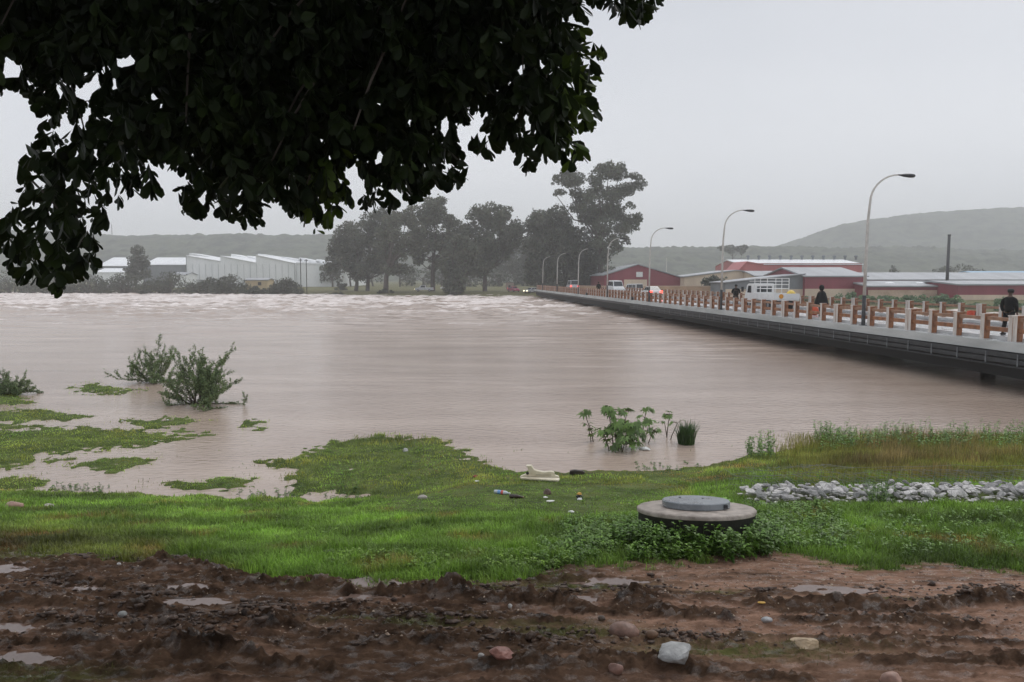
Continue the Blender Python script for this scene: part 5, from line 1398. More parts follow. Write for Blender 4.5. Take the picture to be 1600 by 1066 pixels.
# scattered small chips of stone and chaff on the clay
PBL = []
M_chip = mat('stone_chips', (.42, .33, .24), (.2, .13, .09), 30, rough=.6)
bm = bmesh.new(); rc = np.random.default_rng(77)
pp = []
while len(pp) < 1500:
    u, v = rc.uniform(-50, 1650), rc.uniform(885, 1066)
    wgt = 1.0 if (u > 950 and v < 950) else .28
    if rc.random() > wgt: continue
    r = ray(u, v); t0 = (CAMZ - 1.35) / -r[2]; pp.append((r[0] * t0, r[1] * t0))
pp = np.array(pp); zz = terrain(pp[:, 0], pp[:, 1])[0]
Vc = []; Fc = []
for (x_, y_), z_ in zip(pp, zz):
    s_ = rc.uniform(.003, .012) * (1.6 if rc.random() < .06 else 1); a = rc.uniform(0, 6.28); b = len(Vc)
    cx_, sx_ = math.cos(a), math.sin(a)
    for (dx, dy, dz) in [(-1, -.6, -.2), (1, -.5, -.2), (.8, .6, -.2), (-.9, .5, -.2), (-.5, -.3, .5), (.5, -.3, .45), (.4, .35, .5), (-.5, .3, .4)]:
        dx, dy, dz = dx * s_ * rc.uniform(.7, 1.3), dy * s_ * rc.uniform(.7, 1.3), dz * s_
        Vc.append((x_ + dx * cx_ - dy * sx_, y_ + dx * sx_ + dy * cx_, z_ + dz))
    Fc += [(b, b + 1, b + 5, b + 4), (b + 1, b + 2, b + 6, b + 5), (b + 2, b + 3, b + 7, b + 6), (b + 3, b, b + 4, b + 7), (b + 4, b + 5, b + 6, b + 7)]
o = mesh_arrays('stone_chips', Vc, [np.array(Fc)], M_chip); tag(o, 'scattered small stone chips and chaff on the wet clay', kind='stuff')
# mud clods
M_clod = mat('dark_mud_clods', (.10, .056, .034), (.035, .02, .012), 20, rough=.6, bump=.6, bscale=60)
Vc = []; Fc = []
bm = bmesh.new(); bmesh.ops.create_icosphere(bm, subdivisions=1, radius=1); iv = np.array([v_.co[:] for v_ in bm.verts]); iff = np.array([[x.index for x in f.verts] for f in bm.faces]); bm.free()
def clod_at(u, v, s_):
    r = ray(u, v); t0 = (CAMZ - 1.35) / -r[2]; return r[0] * t0, r[1] * t0, s_
cl = []
for (a, b, c, d, hh) in MOUNDS:
    for _ in range(int(170 * hh * c / 10)):
        cl.append(clod_at(a + rc.normal() * c * .62, b + rc.normal() * d * .6, rc.uniform(.006, .022) * (1.7 if rc.random() < .1 else 1)))
for _ in range(1600): 
    u = rc.uniform(-60, 1660); cl.append(clod_at(u, rc.uniform(885, 1075), rc.uniform(.004, .014) * (1 if u < 900 else .75)))
cl = np.array(cl); zz = terrain(cl[:, 0], cl[:, 1]); ok_ = (zz[4] < .3) & (zz[1] > .5); cl = cl[ok_]; zc = zz[0][ok_]
Vs = []; Fs = []
for i in range(len(cl)):
    q = iv * (1 + rc.normal(size=(len(iv), 1)) * .38) * np.array([rc.uniform(.8, 1.9), 1, rc.uniform(.4, .9)]) * cl[i, 2] + np.array([cl[i, 0], cl[i, 1], zc[i] + cl[i, 2] * .25])
    Vs.append(q); Fs.append(iff + i * len(iv))
o = mesh_arrays('mud_clods', np.concatenate(Vs), [np.concatenate(Fs)], M_clod, sm=True); tag(o, 'churned crumbs and clods of dark wet mud along the ruts', kind='stuff')

# ================================================================== LITTER
def lit(u, v): p = on_ground(u, v); return p, np.linalg.norm(p - np.array([0, 0, CAMZ])) / 1170
p, k = lit(843, 750)
t = thing('broken_plastic_chair', 'broken cream-white plastic chair shell lying at the water edge', 'broken chair', (p[0], p[1], p[2] + .02), R(-6))
M_pl = mat('dirty_cream_plastic', (.72, .66, .52), (.55, .48, .35), 7, rough=.4)
W = 60 * k
m_ = MB()
pts = [(-.52, 0), (-.5, .05), (-.34, .11), (-.28, .13), (-.30, .27), (-.36, .32), (-.22, .33), (-.14, .22), (-.02, .19), (.12, .17), (.30, .19), (.38, .17), (.40, .09), (.5, .07), (.52, .01), (.3, -.01), (0, 0)]
vs = [(a * W, 0, b * W) for a, b in pts]; vs2 = [(a * W * .97, .05 + .25 * b * W, b * W * .98 + .01) for a, b in pts]; n = len(pts)
m_.add(vs + vs2, [tuple(range(n)), tuple(range(2 * n - 1, n - 1, -1))] + [(i, i + n, (i + 1) % n + n, (i + 1) % n) for i in range(n)]); m_.build('back_shell', M_pl, t, bevel=.008)
m_ = MB(); m_.add([(-.5 * W, -.02, .0), (.52 * W, -.02, -.005), (.5 * W, -.2, .0), (-.44 * W, -.2, .03), (-.5 * W, -.02, .035), (.52 * W, -.02, .04), (.5 * W, -.2, .035), (-.44 * W, -.2, .065)], [(0, 1, 2, 3), (4, 5, 6, 7), (0, 1, 5, 4), (1, 2, 6, 5), (2, 3, 7, 6), (3, 0, 4, 7)]); m_.build('seat_rim', M_pl, t, bevel=.01)
m_ = MB(); m_.lathe([(.03, -.006), (.03, 0)], 14, c=(-.31 * W, -.003, .1 * W + .03), ax='y'); m_.build('hole', M_dk, t)
m_ = MB(); m_.box(-.1 * W, .3 * W, -.012, -.002, .10 * W, .115 * W); m_.build('rib', mat('shaded_cream_plastic', (.45, .4, .3), rough=.5), t)
p, k = lit(902, 742)
t = thing('dark_block', 'dark brown waterlogged block lying at the water edge right of the white plastic', 'block', (p[0], p[1], p[2] + .03), R(-8)); m_ = MB(); m_.prism([(-12 * k, -.02), (-11.5 * k, .055), (-4 * k, .075), (8 * k, .06), (12 * k, .03), (12.5 * k, -.02)], -.06, .06); m_.build('block', mat('sodden_wood', (.06, .045, .035), (.025, .02, .016), 12, rough=.6), t, bevel=.012)
p, k = lit(784, 773)
t = thing('plastic_bottle', 'clear plastic bottle with a blue and red label lying on the grass', 'bottle', (p[0], p[1], p[2] + .035), R(-22)); M_bt = mat('clear_bottle_plastic', (.6, .66, .7), rough=.15)
m_ = MB(); m_.lathe([(.02, -.14), (.034, -.135), (.036, -.1), (.036, .06), (.03, .09), (.014, .12), (.013, .135)], 14, ax='x'); m_.build('bottle_body', M_bt, t, sm=True)
MB().lathe([(.0368, -.07), (.0368, -.01)], 14, ax='x').build('label_band', mat('blue_label', (.2, .4, .75), rough=.4), t, sm=True)
MB().lathe([(.0368, -.008), (.0368, .035)], 14, ax='x').build('label_band', mat('red_label', (.7, .12, .1), rough=.4), t, sm=True)
MB().lathe([(.016, .136), (.016, .158), (.004, .16)], 12, ax='x').build('cap', M_whitep, t)
p, k = lit(806, 779)
t = thing('brown_bottle', 'dark brown bottle lying right of the clear one', 'bottle', (p[0], p[1], p[2] + .03), R(-18)); m_ = MB(); m_.lathe([(.02, -.11), (.036, -.1), (.036, .03), (.028, .06), (.014, .1), (.015, .13)], 14, ax='x'); m_.build('bottle_body', mat('brown_glass', (.045, .025, .02), rough=.15), t, sm=True)
MB().lathe([(.0162, .125), (.0162, .14), (.004, .141)], 10, ax='x').build('cap', mat('dull_gold', (.3, .22, .1), rough=.4), t)
p, k = lit(905, 781)
t = thing('crumpled_packet', 'crumpled yellow, black and white packet on bare soil', 'packet', (p[0], p[1], p[2] + .02))
for nm, c, s_, off, sd_ in (('black_part', (.015, .015, .015), (.075, .05, .05), (0, 0, .02), 1), ('yellow_top', (.75, .42, .08), (.05, .035, .028), (0, .01, .075), 2), ('white_part', (.75, .75, .75), (.05, .03, .03), (.01, -.05, .0), 3)):
    o = rock(nm, mat(nm, c, rough=.4), s_, 400 + sd_, t, cuts=12); o.location = off
for i, (u, v, lb) in enumerate([(861, 786, 'larger white paper scrap on the grass below the brown stone'), (852, 780, 'tiny white paper scrap just below the brown stone'), (893, 803, 'tiny white scrap at the lower edge of the bare soil patch'), (745, 754, 'small white and brown scrap left of the clear bottle'),
                                 (191, 660, 'white scrap floating by the small left islet'), (262, 658, 'bright white scrap on the thin grass islet'), (243, 692, 'small white scrap on the edge of the big left islet'), (382, 803 + 15, 'pale cardboard scrap in the grass at left')]):
    p, k = lit(u, v); o = rock('paper_scrap', mat('scrap_paper', (.75, .74, .7) if i != 7 else (.5, .42, .32), rough=.6), (.05 if i else .08, .035, .014), 420 + i, cuts=12); o.location = (p[0], p[1], max(p[2], 0) + .03); tag(o, lb, 'litter')
p, k = lit(743, 747); o = rock('red_scrap', mat('dark_red_plastic', (.3, .04, .03), rough=.5), (.05, .04, .035), 440, cuts=9); o.location = (p[0], p[1], p[2] + .03); tag(o, 'small dark red scrap on the grass left of the white plastic', 'litter')
p, k = lit(1040, 898 - 60); 
b = onz(1008, 703); o = rock('white_bag', mat('white_plastic_bag', (.7, .7, .68), rough=.4), (.16, .1, .06), 441, cuts=6, sm=True); o.location = (b[0], b[1], .02); tag(o, 'white plastic bag caught in the water at the foot of the castor clump', 'bag')
p, k = lit(1190, 949); o = rock('yellow_leaf', mat('yellow_dead_leaf', (.5, .28, .03), rough=.6), (.035, .02, .006), 442, cuts=4); o.location = (p[0], p[1], p[2] + .012); tag(o, 'small yellow dead leaf on the mud right of centre', 'leaf')

# ================================================================== GRASS AND WEEDS
M_grass = mat('grass_blades', (.40, .53, .10), (.24, .34, .055), 1.2, rough=.5, attr='tint', trans=.35)
def scatter(n, y0, y1, umin=-120, umax=1720, seed=1, pw=1.0):
    rg = np.random.default_rng(seed)
    v = rg.random(n); Y = y0 * (y1 / y0) ** v if pw == 1 else y0 + (y1 - y0) * v
    u = rg.uniform(umin, umax, n); X = (u - 800) / 1170 * Y
    return X, Y
X, Y = scatter(420000, 6.6, 20.5, seed=21)
Xs, Ys = scatter(160000, 6.0, 21.0, 1720, 2700, seed=23); Xt, Yt = scatter(60000, 6.6, 16, -700, -120, seed=24)
X = np.concatenate([X, Xs, Xt]); Y = np.concatenate([Y, Ys, Yt])
z, mud_, clay_, moss_, wet_, s_, u_, v_ = terrain(X, Y)
rg = np.random.default_rng(22)
lowland = (s_ > -12) & (np.interp(800 + 1170 * X / Y, S_u, S_v) < Y + .4)
edge = rg.random(len(X))
bare = np.exp(-(((u_ - 905) / 55) ** 2 + ((v_ - 800) / 14) ** 2)) + .8 * np.exp(-(((u_ - 1230) / 60) ** 2 + ((v_ - 880) / 9) ** 2))
keep = (mud_ < rng.uniform(.15, .9, len(X))) & (z > .005) & (edge > bare) & ((X - mx_) ** 2 + (Y - my_) ** 2 > .66 ** 2)
pn = fbm(X * .9, Y * .9, 90, 3)
brownish = smooth(pn + .5 * smooth(Y, 12.5, 15) * smooth(u_, 560, 700) * smooth(-u_, -1250, -1000) + .25 * smooth(-u_, -330, -50) * smooth(v_, 800, 850), .15, .6)
keep &= rg.random(len(X)) > np.where(Y > 11.5, .35, .0) * (Y < 99)
keep &= rg.random(len(X)) > .45 * brownish
keep &= ~((X > XG0) & (Y > 10.6) & (Y < 12.0))
H = (.10 + .055 * pn) * np.where(lowland, .55, 1.0) * np.where(Y > 11.8, .75, 1) * (1 - .45 * brownish)
H *= 1 + .8 * smooth(perlin(X * 2.2, Y * 2.2, 93), .25, .6)
H *= np.where(z < .12, .75, 1.0)
H *= 1 - .75 * smooth(u_, 560, 640) * smooth(-u_, -1120, -980) * smooth(-v_, -812, -795)   # grazed short by the water in the middle
H = H * (1 - .7 * np.clip(mud_, 0, 1)); H = np.clip(H, .025, .3) * rg.uniform(.6, 1.25, len(X))
g0 = np.stack([.82 + .42 * brownish, 1.0 - .30 * brownish, .8 + .15 * brownish], 1)
olive = smooth(Y, 13, 16)[:, None] * np.array([.12, -.12, .1])
tint = (g0 + olive) * rg.uniform(.5, 1.3, (len(X), 1)) * (1 + .35 * perlin(X * 1.8, Y * 3.2, 122))[:, None] * (1 + .75 * perlin(X * .55, Y * .9, 95))[:, None]
# dull brown-green mat at far left
lf = (smooth(-u_, -420, -80) * smooth(v_, 790, 850))[:, None]
tint = tint * (1 - .24 * smooth(u_, 780, 900) * smooth(-Y, -12.5, -11))[:, None]
tint = tint * (1 - lf) + tint * np.array([.62, .42, .6]) * lf
Wd = np.clip(.0045 + .0006 * Y, .006, .02)
P = np.stack([X, Y, z - .01], 1)[keep]
V, q, tr, ti = blades(P, H[keep], Wd[keep], tint[keep], .8, rg)
o = mesh_arrays('grass', V, [q, tr], M_grass, attr={'tint': ti}); tag(o, 'bright green grass on the river bank', kind='stuff')
print('blades', keep.sum())
# grass on the low islets and peninsula
X, Y = scatter(150000, 14, 42, seed=31)
z, mud_, clay_, moss_, wet_, s_, u_, v_ = terrain(X, Y)
gap_ = fbm(X * 1.1, Y * .9, 120, 3)
keep = (s_ > -10) & (z > -.05) & (rg.random(len(X)) < smooth(z + .05 * gap_, -.05, .06))
keep &= (Y > 14.2)
pn = fbm(X * .7, Y * .9, 96, 3)
H = np.clip((.05 + .05 * pn), .02, .2) * rg.uniform(.6, 1.3, len(X)) * (1 + .9 * np.exp(-(((u_ - 600) / 75) ** 2 + ((v_ - 700) / 12) ** 2)))
tint = 1.22 * np.stack([.88 + .45 * pn, .86 - .12 * pn, np.full(len(X), .85)], 1) * (1 + .7 * perlin(X * .9, Y * 1.6, 121))[:, None] * rg.uniform(.55, 1.25, (len(X), 1)) * (1 - .45 * np.exp(-(((u_ - 590) / 65) ** 2 + ((v_ - 704) / 9) ** 2)))[:, None]
keep |= (s_ > -34) & (z < 0) & (Y > 14.4) & (rg.random(len(X)) < .10 * np.exp(np.minimum(s_, 0) / 12) * (gap_ > -.1))
P = np.stack([X, Y, np.maximum(z, -.03)], 1)[keep]
V, q, tr, ti = blades(P, H[keep], np.clip(.0008 * Y[keep], .01, .03), tint[keep], .8, rg)
o = mesh_arrays('flooded_grass', V, [q, tr], M_grass, attr={'tint': ti}); tag(o, 'olive green grass on the low islets half drowned by the flood', kind='stuff')
# sparse tips of drowned grass in the shallows
X, Y = scatter(5200, 14.3, 24, -100, 1250, seed=33)
u1, v1 = proj(X, Y, 0 * X)
wgt = smooth(perlin(X * 1.1, Y * 1.1, 97), .12, .55) * smooth(-Y, -21, -15)
z = terrain(X, Y)[0]; keep = (rg.random(len(X)) < wgt) & (z < 0)
P = np.stack([X, Y, 0 * X - .03], 1)[keep]; n = len(P)
V, q, tr, ti = blades(P, rg.uniform(.06, .13, n), np.full(n, .012), np.full((n, 3), .5) * rg.uniform(.6, 1.2, (n, 1)), .9, rg)
o = mesh_arrays('drowned_grass_tips', V, [q, tr], M_grass, attr={'tint': ti}); tag(o, 'thin dark tips of drowned grass poking out of the shallows', kind='stuff')
# mossy remnants in the mud
X, Y = scatter(90000, 4.2, 8.4, seed=41)
z, mud_, clay_, moss_, wet_, s_, u_, v_ = terrain(X, Y)
keep = (mud_ > .3) & (rg.random(len(X)) < moss_ * .9 * smooth(perlin(X * 3, Y * 5, 98), -.3, .3)) & (wet_ < .2)
n = keep.sum(); P = np.stack([X, Y, z - .004], 1)[keep]
V, q, tr, ti = blades(P, rg.uniform(.012, .04, n), np.full(n, .004), np.array([.55, .42, .6]) * rg.uniform(.4, 1.0, (n, 1)), 1.0, rg)
o = mesh_arrays('trampled_grass', V, [q, tr], M_grass, attr={'tint': ti}); tag(o, 'trampled olive grass left between the muddy ruts', kind='stuff')

# tall mixed reeds and dry grass behind the gabion
X, Y = scatter(90000, 12.1, 20.5, 1180, 2100, seed=51)
z, mud_, clay_, moss_, wet_, s_, u_, v_ = terrain(X, Y)
dry = smooth(fbm(X * .5, Y * .8, 99, 2) + .5 * np.exp(-((u_ - 1410) / 60) ** 2) + .35 * np.exp(-((u_ - 1510) / 50) ** 2), .2, .7)
dens = smooth(u_, 1180, 1300) * smooth(Y, 12.2, 14)
keep = (rg.random(len(X)) < dens * .8) & (z > -.15)
H = (.13 + .10 * dry + .05 * smooth(Y, 15, 19)) * rg.uniform(.4, 1.5, len(X)) * (1 + .5 * perlin(X * 1.5, Y * 2, 140))
tint = np.array([1.0, .72, .9]) * (1 - dry[:, None]) + np.array([1.1, .62, 1.3]) * dry[:, None]
tint = tint * rg.uniform(.5, 1.3, (len(X), 1)) * .92 * (1 + .5 * perlin(X * .8, Y * .8, 141))[:, None]
P = np.stack([X, Y, z - .01], 1)[keep]
V, q, tr, ti = blades(P, H[keep], np.full(keep.sum(), .013), tint[keep], .45, rg)
o = mesh_arrays('dry_reeds', V, [q, tr], M_grass, attr={'tint': ti}); tag(o, 'mixed green and brown reeds along the bank behind the stone gabion', kind='stuff')

# broad-leaved weeds
M_weed = mat('weed_leaves', (.24, .40, .05), (.13, .25, .035), 6, rough=.45, attr='tint', trans=.25)
def weeds(name, label, spots, seed, leaf=.07, hmax=.25, per=12, col=(1, 1, 1), upright=.5, asp=.4):
    rg = np.random.default_rng(seed); V = []; T = []
    SV = MB()
    for (x_, y_, z_) in spots:
        h = hmax * rg.uniform(.5, 1.1); tt = rg.uniform(.65, 1.3)
        tip = np.array([x_ + rg.normal() * h * .15, y_ + rg.normal() * h * .15, z_ + h])
        for i in range(per):
            f = rg.uniform(.1, 1); c = np.array([x_, y_, z_]) * (1 - f) + tip * f
            a = rg.uniform(0, 6.28); d = np.array([math.cos(a), math.sin(a), rg.uniform(-.2, upright)]); d /= np.linalg.norm(d)
            s = np.array([-math.sin(a), math.cos(a), 0]) * leaf * asp * .5; ln = leaf * rg.uniform(.6, 1.2) * (1.1 - .5 * f)
            m_ = c + d * ln * .5 + np.array([0, 0, .1 * ln]); e = c + d * ln + np.array([0, 0, -.12 * ln])
            V += [c, m_ + s, e, m_ - s]; T += [tt * rg.uniform(.8, 1.2)] * 4
        SV.tube([(x_, y_, z_ - .03), tuple(tip)], [.004, .002], 3, cap=False)
    n = len(T); b = len(V); V2 = np.concatenate([np.array(V), np.array(SV.v)]); T2 = np.concatenate([np.array(T), np.full(len(SV.v), .7)])
    o = mesh_arrays(name, V2, [np.arange(n).reshape(-1, 4), np.array(SV.f) + b], M_weed, attr={'tint': T2[:, None] * np.array(col)}); tag(o, label, kind='stuff'); return o
def spots_in(n, rects, seed, cond=lambda z, m: (z > 0)):
    rg = np.random.default_rng(seed); out = []
    for (u0, u1, Y0_, Y1_, wgt) in rects:
        m = int(n * wgt); Y = rg.uniform(Y0_, Y1_, m); u = rg.uniform(u0, u1, m); X = (u - 800) / 1170 * Y; q = terrain(X, Y)
        for i in range(m):
            if cond(q[0][i], q[1][i]) and (X[i] - mx_) ** 2 + (Y[i] - my_) ** 2 > .7 ** 2: out.append((X[i], Y[i], q[0][i]))
    return out
weeds('broadleaf_weeds', 'dark green broad-leaved weeds around the manhole and below the gabion', spots_in(900, [(880, 1000, 7.7, 9.8, .28), (990, 1180, 7.3, 7.75, .16), (1170, 1330, 7.8, 10.4, .42), (1330, 1700, 7.6, 9.8, .16), (840, 960, 7.3, 8.2, .12)], 5, lambda z, m: m < .7), 5, .07, .15, 13, (.75, .8, .7))
wf = []
for i in range(260):
    a_ = -math.pi / 2 + rng.uniform(-1.5, 1.7); r_ = rng.uniform(.67, .98); x_ = mx_ + r_ * math.cos(a_); y_ = my_ + r_ * math.sin(a_); wf.append((x_, y_, gz(x_, y_)))
weeds('tall_weeds', 'taller weeds growing against the front of the manhole shaft', wf, 15, .085, .27, 16, (.62, .7, .6))
weeds('broadleaf_weeds', 'low leafy weeds along the lower edge of the grass', spots_in(420, [(500, 900, 7.1, 7.8, .7), (200, 1000, 8, 12.5, .5)], 6, lambda z, m: m < .5), 6, .055, .09, 11, (1.0, .95, .9))
weeds('leafy_weeds', 'clump of round-leaved weeds just behind the manhole', spots_in(45, [(1098, 1150, 9.6, 10.6, 1)], 7), 7, .12, .2, 9, (.9, 1.0, .9), asp=.8)
weeds('leafy_weeds', 'patch of dark weeds growing through the middle of the gabion', spots_in(60, [(1365, 1410, 10.5, 11.6, 1)], 8), 8, .07, .26, 12, (.6, .65, .7))
weeds('bank_weeds', 'upright leafy weeds along the water edge at right', spots_in(360, [(1290, 1720, 17.2, 20.2, .75), (1170, 1215, 16.8, 18.2, .1), (1280, 1330, 19.0, 19.8, .08)], 9, lambda z, m: z > -.15), 9, .10, .55, 18, (.75, .8, .8), .7)
weeds('shore_weeds', 'small dark weeds poking through the shallows', spots_in(70, [(60, 160, 14.6, 15.3, .5), (345, 560, 14.2, 15.2, .6), (985, 1100, 16.3, 17.3, .4), (880, 1000, 18.5, 21, .3)], 10, lambda z, m: True), 10, .07, .12, 9, (.5, .55, .6))

# ================================================================== NEAR TREE
CR = [(-200, 165), (0, 152), (40, 150), (55, 168), (66, 192), (45, 222), (20, 262), (27, 300), (8, 342), (-200, 350), (-200, 400), (0, 398), (10, 412), (28, 442), (48, 440), (70, 465), (98, 462), (122, 440), (142, 424), (156, 428), (160, 385), (168, 345), (197, 342), (214, 334), (211, 312),
      (226, 294), (235, 328), (250, 318), (248, 292), (262, 268), (280, 262), (300, 288), (275, 296), (283, 335), (318, 342), (336, 325), (345, 344), (368, 352), (412, 352), (408, 326), (440, 320), (460, 342), (480, 355), (500, 368), (516, 360), (534, 332), (554, 312), (549, 292), (534, 272),
      (560, 262), (572, 288), (560, 318), (567, 333), (581, 322), (598, 342), (602, 322), (614, 331), (626, 312), (643, 323), (660, 308), (676, 286), (688, 292), (696, 310), (713, 308), (726, 292), (728, 272), (742, 252), (730, 236), (714, 226), (712, 204), (718, 188), (730, 196), (741, 176), (748, 190), (733, 206), (733, 224),
      (744, 238), (770, 248), (786, 236), (799, 220), (803, 252), (824, 270), (838, 254), (855, 252), (862, 240), (866, 260), (880, 264), (896, 262), (905, 250), (920, 247), (912, 230), (898, 214), (902, 198), (916, 210), (934, 194), (940, 164), (930, 140), (938, 128), (936, 108), (942, 90), (955, 80), (938, 68), (921, 60),
      (918, 42), (900, 40), (895, 24), (912, 34), (924, 12), (936, 12), (955, 28), (978, 36), (1002, 42), (1018, 22), (1040, 8), (1046, -30), (1060, -200), (-200, -200)]
HOLES = [(197, 98, 15, 9), (143, 130, 13, 14), (130, 148, 16, 9), (95, 143, 11, 6), (240, 154, 9, 7), (100, 185, 8, 9), (130, 188, 10, 7), (95, 207, 10, 6), (178, 130, 8, 6), (110, 215, 7, 5), (78, 205, 6, 5), (176, 262, 7, 6), (198, 262, 6, 5), (106, 292, 7, 8), (132, 290, 6, 8), (172, 288, 8, 7), (60, 350, 6, 5), (78, 372, 8, 9), (64, 400, 7, 10),
         (145, 315, 5, 7), (812, 105, 9, 12), (780, 73, 7, 8), (820, 95, 8, 8), (845, 100, 5, 10), (503, 222, 5, 8), (860, 118, 5, 7), (590, 160, 6, 8), (533, 87, 4, 5), (628, 80, 4, 4), (310, 60, 4, 4), (240, 205, 4, 4), (697, 200, 7, 16), (825, 190, 4, 10), (640, 190, 4, 8), (593, 248, 6, 10), (756, 150, 4, 7), (915, 105, 5, 10), (500, 20, 5, 4), (415, 10, 12, 5), (285, 5, 5, 5), (88, 55, 6, 4), (18, 110, 14, 14), (10, 95, 8, 8), (120, 240, 6, 6), (60, 285, 5, 7), (40, 330, 7, 7), (150, 240, 6, 7)]
rg = np.random.default_rng(101)
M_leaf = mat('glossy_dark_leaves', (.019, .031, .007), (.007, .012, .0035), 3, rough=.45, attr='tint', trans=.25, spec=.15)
Vl = []; Tl = []
LV = []   # per leaf arrays
def leaves_from(C, D, ln, wd, tintv):
    """C base point, D unit direction, ln length, wd width arrays -> obovate folded leaves"""
    n = len(C); r = rg.normal(size=(n, 3)); r -= D * (r * D).sum(1)[:, None]; r /= np.linalg.norm(r, axis=1)[:, None]; nn = np.cross(D, r)
    prof = [(0, 0), (.3, .26), (.62, .5), (.88, .4), (1.0, 0)]
    out = []
    def pt(f, s, sgn): return C + D * (ln * f)[:, None] + r * (wd * s * sgn)[:, None] + nn * (wd * s * .28)[:, None] - np.array([0, 0, 1.0]) * (ln * f * f * .10)[:, None]
    out = [pt(0, 0, 1), pt(.3, .26, 1), pt(.62, .5, 1), pt(.88, .4, 1), pt(1, 0, 1), pt(.88, .4, -1), pt(.62, .5, -1), pt(.3, .26, -1)]
    return np.stack(out, 1), np.repeat(tintv, 8)
def rosettes(T0, A, nl, scale):
    """T0 tips (n,3), A axis dirs, nl leaves per rosette"""
    n = len(T0); C = np.repeat(T0, nl, 0); Ax = np.repeat(A, nl, 0)
    r = rg.normal(size=(n * nl, 3)); r -= Ax * (r * Ax).sum(1)[:, None]; r /= np.linalg.norm(r, axis=1)[:, None]
    th = rg.uniform(.25, 1.5, n * nl)[:, None]
    D = Ax * np.cos(th) + r * np.sin(th) + np.array([0, 0, -.35]); D /= np.linalg.norm(D, axis=1)[:, None]
    C = C - Ax * rg.uniform(0, .06, (n * nl, 1))
    ln = rg.uniform(.07, .115, n * nl) * scale; wd = ln * rg.uniform(.42, .54, n * nl)
    return leaves_from(C, D, ln, wd, rg.uniform(.6, 1.5, n * nl))
# 1) the part of the crown in view: tips spread through a 3.6 - 6.8 m deep volume
N = 14000
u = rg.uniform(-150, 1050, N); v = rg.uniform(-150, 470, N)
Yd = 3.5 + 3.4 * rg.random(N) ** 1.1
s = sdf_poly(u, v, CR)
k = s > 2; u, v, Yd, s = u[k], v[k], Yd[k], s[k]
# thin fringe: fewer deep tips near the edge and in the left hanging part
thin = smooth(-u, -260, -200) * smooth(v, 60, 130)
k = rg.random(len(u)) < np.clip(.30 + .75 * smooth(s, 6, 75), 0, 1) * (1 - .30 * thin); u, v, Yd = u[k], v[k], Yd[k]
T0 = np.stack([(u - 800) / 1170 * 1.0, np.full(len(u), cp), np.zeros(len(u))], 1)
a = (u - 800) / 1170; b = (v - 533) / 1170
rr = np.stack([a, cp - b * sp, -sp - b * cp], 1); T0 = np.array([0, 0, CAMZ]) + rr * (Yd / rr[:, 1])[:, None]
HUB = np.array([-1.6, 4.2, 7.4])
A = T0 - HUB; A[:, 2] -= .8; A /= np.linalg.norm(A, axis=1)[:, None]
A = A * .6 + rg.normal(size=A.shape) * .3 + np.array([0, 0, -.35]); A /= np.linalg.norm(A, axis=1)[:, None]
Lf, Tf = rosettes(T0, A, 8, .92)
# keep leaves whose centre and tip stay inside the crown outline and out of its gaps
def inside(P, marg):
    uu_, vv_ = proj(P[:, 0], P[:, 1], P[:, 2]); q = sdf_poly(uu_, vv_, CR) > marg
    ss = sdf_poly(uu_, vv_, CR); gp = perlin(uu_ / 13, vv_ / 15, 130) + .45 * perlin(uu_ / 6, vv_ / 7, 131)
    lf_ = smooth(-uu_, -300, -210) * smooth(vv_, 50, 120)
    q &= gp < .50 + .42 * smooth(ss, 25, 120) * (1 - lf_)
    for (a, b, c, d) in HOLES: q &= ((uu_ - a) / c) ** 2 + ((vv_ - b) / d) ** 2 > 1
    return q
k = inside(Lf[:, 4], -10) & inside((Lf[:, 2] + Lf[:, 6]) / 2, 0) & inside(Lf[:, 0], -4)
Lf = Lf[k]; Tf = Tf.reshape(-1, 8)[k]
# 2) the rest of the crown above and behind the camera
N = 9000
X = rg.uniform(-9, 1.6, N); Yq = rg.uniform(-6.5, 7, N); Zq = rg.uniform(5.7, 9.6, N)
e = ((X + 3.6) / 5.8) ** 2 + ((Yq - .2) / 6.9) ** 2 + ((Zq - 6.3) / 3.3) ** 2
k = (e < 1) & ((e > .3) | (rg.random(N) < .3)); T1 = np.stack([X, Yq, Zq], 1)[k]
A1 = T1 - np.array([-3, -1, 6.5]); A1 /= np.linalg.norm(A1, axis=1)[:, None]; A1 = A1 + rg.normal(size=A1.shape) * .4 + np.array([0, 0, -.3]); A1 /= np.linalg.norm(A1, axis=1)[:, None]
L2, T2 = rosettes(T1, A1, 7, 1.5); T2 = T2.reshape(-1, 8)
u2, v2 = proj(L2[:, 2, 0], np.maximum(L2[:, 2, 1], .01), L2[:, 2, 2]); infr = (L2[:, 2, 1] > 0) & (v2 > -60) & (u2 > -120) & (u2 < 1700)
k = ~infr | (sdf_poly(u2, v2, CR) > 26); 
L2 = L2[k]; T2 = T2[k]
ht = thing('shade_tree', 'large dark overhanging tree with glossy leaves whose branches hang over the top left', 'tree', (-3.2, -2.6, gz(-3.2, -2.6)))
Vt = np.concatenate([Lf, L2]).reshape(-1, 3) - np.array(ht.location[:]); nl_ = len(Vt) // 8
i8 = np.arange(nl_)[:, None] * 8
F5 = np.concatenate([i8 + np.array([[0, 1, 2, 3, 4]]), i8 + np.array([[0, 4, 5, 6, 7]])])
tt_ = np.concatenate([Tf, T2]).reshape(-1)
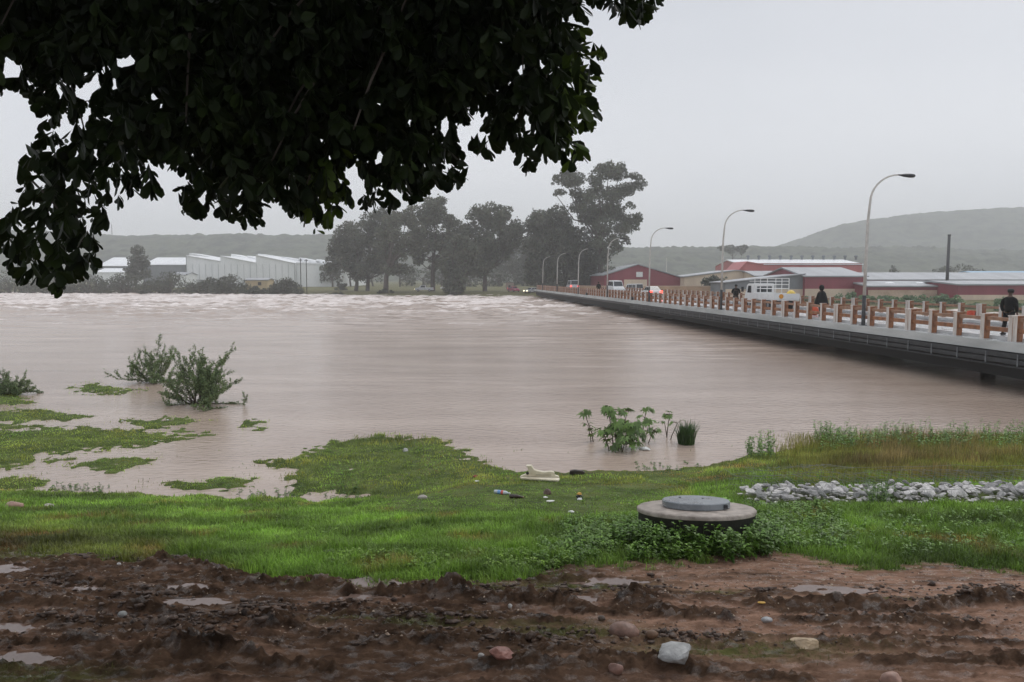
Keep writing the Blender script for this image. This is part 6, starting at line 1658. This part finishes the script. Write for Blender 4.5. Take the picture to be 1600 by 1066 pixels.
# light on some edge sprays, painted into the leaf tint as yellow-green
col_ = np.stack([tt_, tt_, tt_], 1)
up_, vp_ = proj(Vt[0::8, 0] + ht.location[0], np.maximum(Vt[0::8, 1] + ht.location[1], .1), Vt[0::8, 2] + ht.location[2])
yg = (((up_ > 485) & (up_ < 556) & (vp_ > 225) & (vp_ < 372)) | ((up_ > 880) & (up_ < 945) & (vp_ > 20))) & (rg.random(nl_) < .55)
col_ *= np.where(np.repeat(yg, 8)[:, None], np.array([4.2, 4.0, 2.4]), 1.0)     # lit look of the sprays comes from this tint
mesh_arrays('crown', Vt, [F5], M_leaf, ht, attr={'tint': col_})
print('near leaves', nl_)
mb = MB(); o0 = np.array(ht.location[:]); base = np.array([0, 0, -.3])
mb.tube([base, (0.05, .1, 1.2), (.1, .3, 2.4), (.2, .5, 3.3)], [.42, .34, .31, .28], 14)
mb.build('trunk', M_bark, ht, sm=True)
limbs = MB(); fork = np.array([.2, .5, 3.2])
for (x_, y_, z_, r0) in [(-1.6, 4.2, 7.1, .13), (0.0, 3.9, 6.6, .11), (-4.2, 3.9, 6.3, .12), (-3.4, 5.3, 6.8, .09), (.6, 1.5, 7.2, .10), (-6.5, .5, 7.2, .12), (-5.0, -4.5, 7.4, .11), (-1.0, -4.5, 7.5, .1), (-3.0, 0.5, 8.8, .12)]:
    e_ = np.array([x_, y_, z_]) - o0; m1 = fork + (e_ - fork) * .4 + np.array([0, 0, .35]); limbs.tube([fork - np.array([0, 0, .3]), m1, fork + (e_ - fork) * .75 + np.array([0, 0, .2]), e_], [r0 * 1.5, r0, r0 * .7, r0 * .45], 8)
limbs.build('limb', M_bark, ht, sm=True)
ntw = 0; ends = np.array([(-1.6, 4.2, 7.1), (0.0, 3.9, 6.6), (-4.2, 3.9, 6.3), (-3.4, 5.3, 6.8)])
for i in rg.permutation(len(T0))[:520]:
    p = T0[i]
    uu_, vv_ = proj(p[0], p[1], p[2])
    d2 = np.linalg.norm(ends - p, axis=1); h = ends[d2.argmin()]
    q = p + (h - p) * min(1, .38 / np.linalg.norm(h - p)) + np.array([0, 0, .08]); 
    if not inside(np.array([p]), 4)[0] or not inside(np.array([q]), 2)[0] or not inside(np.array([(p + q) / 2]), 2)[0]: continue
    tw = MB(); tw.tube([q - o0, (p + q) / 2 + np.array([0, 0, .02]) - o0, p - o0], [.008, .006, .004], 4, cap=False); tw.build('twig', M_bark, ht); ntw += 1
    if ntw > 90: break

# ================================================================== HAZE
m = bpy.data.materials.new('rain_haze'); m.use_nodes = True; n_ = m.node_tree.nodes; n_.clear()
ov = n_.new('ShaderNodeOutputMaterial'); pv = n_.new('ShaderNodeVolumePrincipled')
pv.inputs['Color'].default_value = (.97, .975, .98, 1); pv.inputs['Density'].default_value = .00065; pv.inputs['Anisotropy'].default_value = 0.0
m.node_tree.links.new(pv.outputs[0], ov.inputs['Volume'])
mb = MB(); mb.box(-2900, 2900, -200, 3100, -5, 175); hzo = mb.build('haze', m); tag(hzo, kind='stuff')
